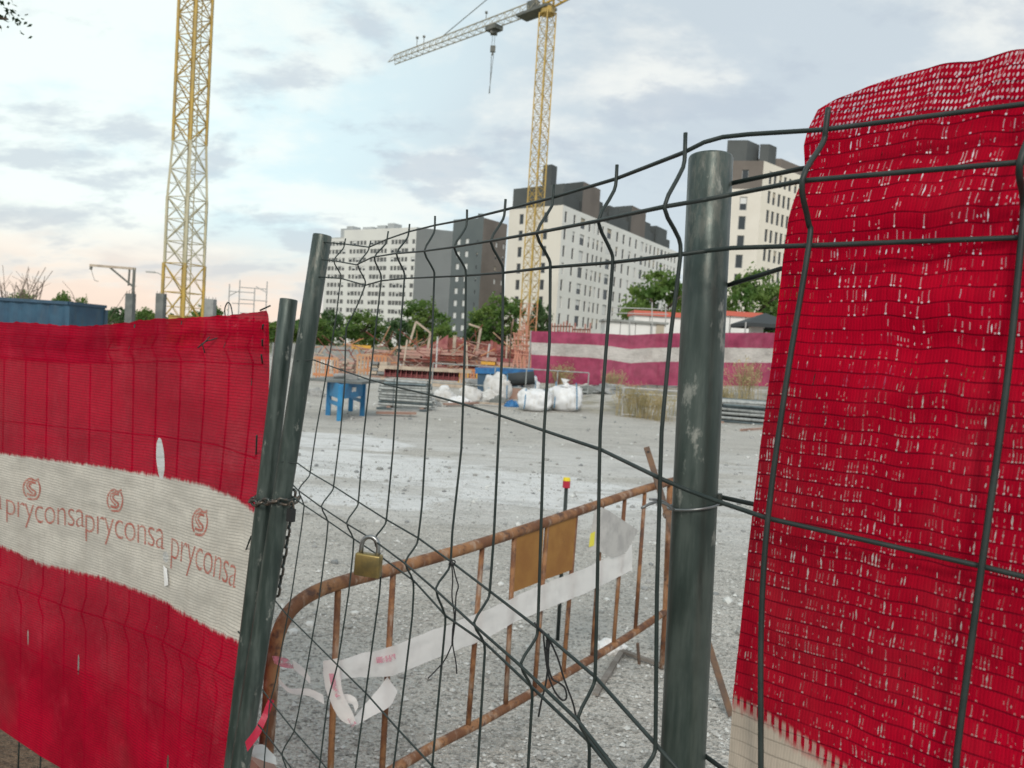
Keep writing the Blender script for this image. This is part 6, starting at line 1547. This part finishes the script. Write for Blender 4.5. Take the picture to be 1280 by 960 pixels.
def tapes():
    D = lambda px, o=-.035: bar_d(px) + o
    root = thing('barrier_tape', 'crumpled white barrier tape stretched along the rusty barrier and looped at its left end', 'tape', bp(560, 830, -.05))
    xs = [418, 450, 490, 540, 600, 640, 690, 740, 790]
    ribbon('long_strip', list(zip(xs, [829, 818, 808, 788, 766, 748, 726, 706, 680])), list(zip(xs, [852, 846, 844, 825, 802, 780, 758, 738, 712])), [D(x) for x in xs], M_tape, parent=root, wr=.014)
    ribbon('pink_print', [(470, 822), (482, 820), (494, 817)], [(471, 829), (483, 828), (495, 826)], [D(x) - .014 for x in (470, 482, 494)], M_tapepink, parent=root, wr=.002)
    # drop hanging from the bar
    ribbon('hanging_loop', [(404, 826), (405, 850), (412, 875), (424, 898), (434, 906)], [(424, 822), (425, 845), (429, 866), (440, 890), (445, 904)], [D(415) - .02 - .004 * i for i in range(5)], M_tape, parent=root)
    ribbon('pink_print', [(411, 842), (414, 858), (420, 872)], [(417, 842), (421, 858), (425, 870)], [D(415) - .048] * 3, M_tapepink, parent=root, wr=.001)
    ribbon('pink_print', [(434, 899), (439, 897)], [(440, 910), (446, 904)], [D(415) - .055] * 2, M_tapepink, parent=root, wr=.001)
    ribbon('hanging_loop', [(436, 905), (455, 882), (472, 862), (484, 846)], [(446, 906), (470, 893), (488, 882), (497, 864)], [D(440) - .01 + .05 * i for i in range(4)], M_tape, parent=root)
    ribbon('hanging_loop', [(424, 868), (436, 868), (446, 874), (448, 884)], [(428, 880), (438, 879), (442, 882), (444, 890)], [D(430) - .02] * 4, M_tape, parent=root)
    ribbon('strand', [(340, 820), (352, 821), (366, 825)], [(342, 829), (354, 834), (367, 836)], [D(350) - .03] * 3, M_tapepink, parent=root)
    ribbon('strand', [(366, 825), (378, 834), (388, 847)], [(367, 836), (380, 847), (388, 855)], [D(370) - .03] * 3, M_tape, parent=root)
    ribbon('strand', [(344, 838), (352, 850), (362, 860), (385, 861), (404, 868)], [(341, 846), (350, 856), (364, 866), (386, 870), (405, 881)], [D(370) - .03] * 5, M_tape, parent=root)
    ribbon('red_tape', [(336, 872), (328, 892), (318, 912), (306, 928)], [(343, 876), (335, 896), (324, 920), (309, 940)], [1.715, 1.71, 1.70, 1.70], M_tapered, 'short bright red tape tail tied at the foot of the leaning posts', 'tape', wr=.004)
    ribbon('white_scrap', [(318, 932), (330, 932), (345, 946)], [(314, 944), (328, 950), (346, 956)], [1.9, 1.9, 1.92], M_paper, 'scrap of white plastic by the foot of the leaning posts', 'plastic scrap')
    d = 2.02; mb = MB(); mb.bar(at(305, 945, d), at(345, 985, d), .05, .05); tag(mb.build('timber_offcut', M_wood), 'dark timber offcut at the bottom beside the leaning posts', 'timber')
    # paper caught under the barrier, and the marker rod
    g, d = G(764, 816); bm = bmesh.new(); bmesh.ops.create_icosphere(bm, subdivisions=3, radius=1)
    for v in bm.verts:
        p = v.co.copy(); n_ = noise.noise(p * 2.1) * .35 + noise.noise(p * 5) * .2; v.co = Vector((g.x + p.x * .085 * (1 + n_), g.y + .03 + p.y * .06 * (1 + n_), max(.004, .02 + p.z * .055 * (1 + n_))))
    me = bpy.data.meshes.new('crumpled_paper'); bm.to_mesh(me); bm.free(); me.materials.append(M_paper); tag(link('crumpled_paper', me), 'crumpled white paper on the gravel under the barrier', 'paper')
    g, d = G(697, 800); t_ = at(708, 607, d); root = thing('marker_rod', 'thin dark survey rod with red and yellow cap behind the barrier', 'marker rod', g)
    mb = MB(); mb.tube([g, t_], .011, 8); mb.build('rod', M_wire, root, True)
    u = (t_ - g).normalized(); mb = MB(); mb.tube([t_ - u * .012, t_ + u * .028], .022, 10); mb.build('red_cap', M_capred, root)
    mb = MB(); mb.tube([t_ + u * .0281, t_ + u * .046], [.0225, .019], 10); mb.build('yellow_cap', M_capyel, root)
tapes()
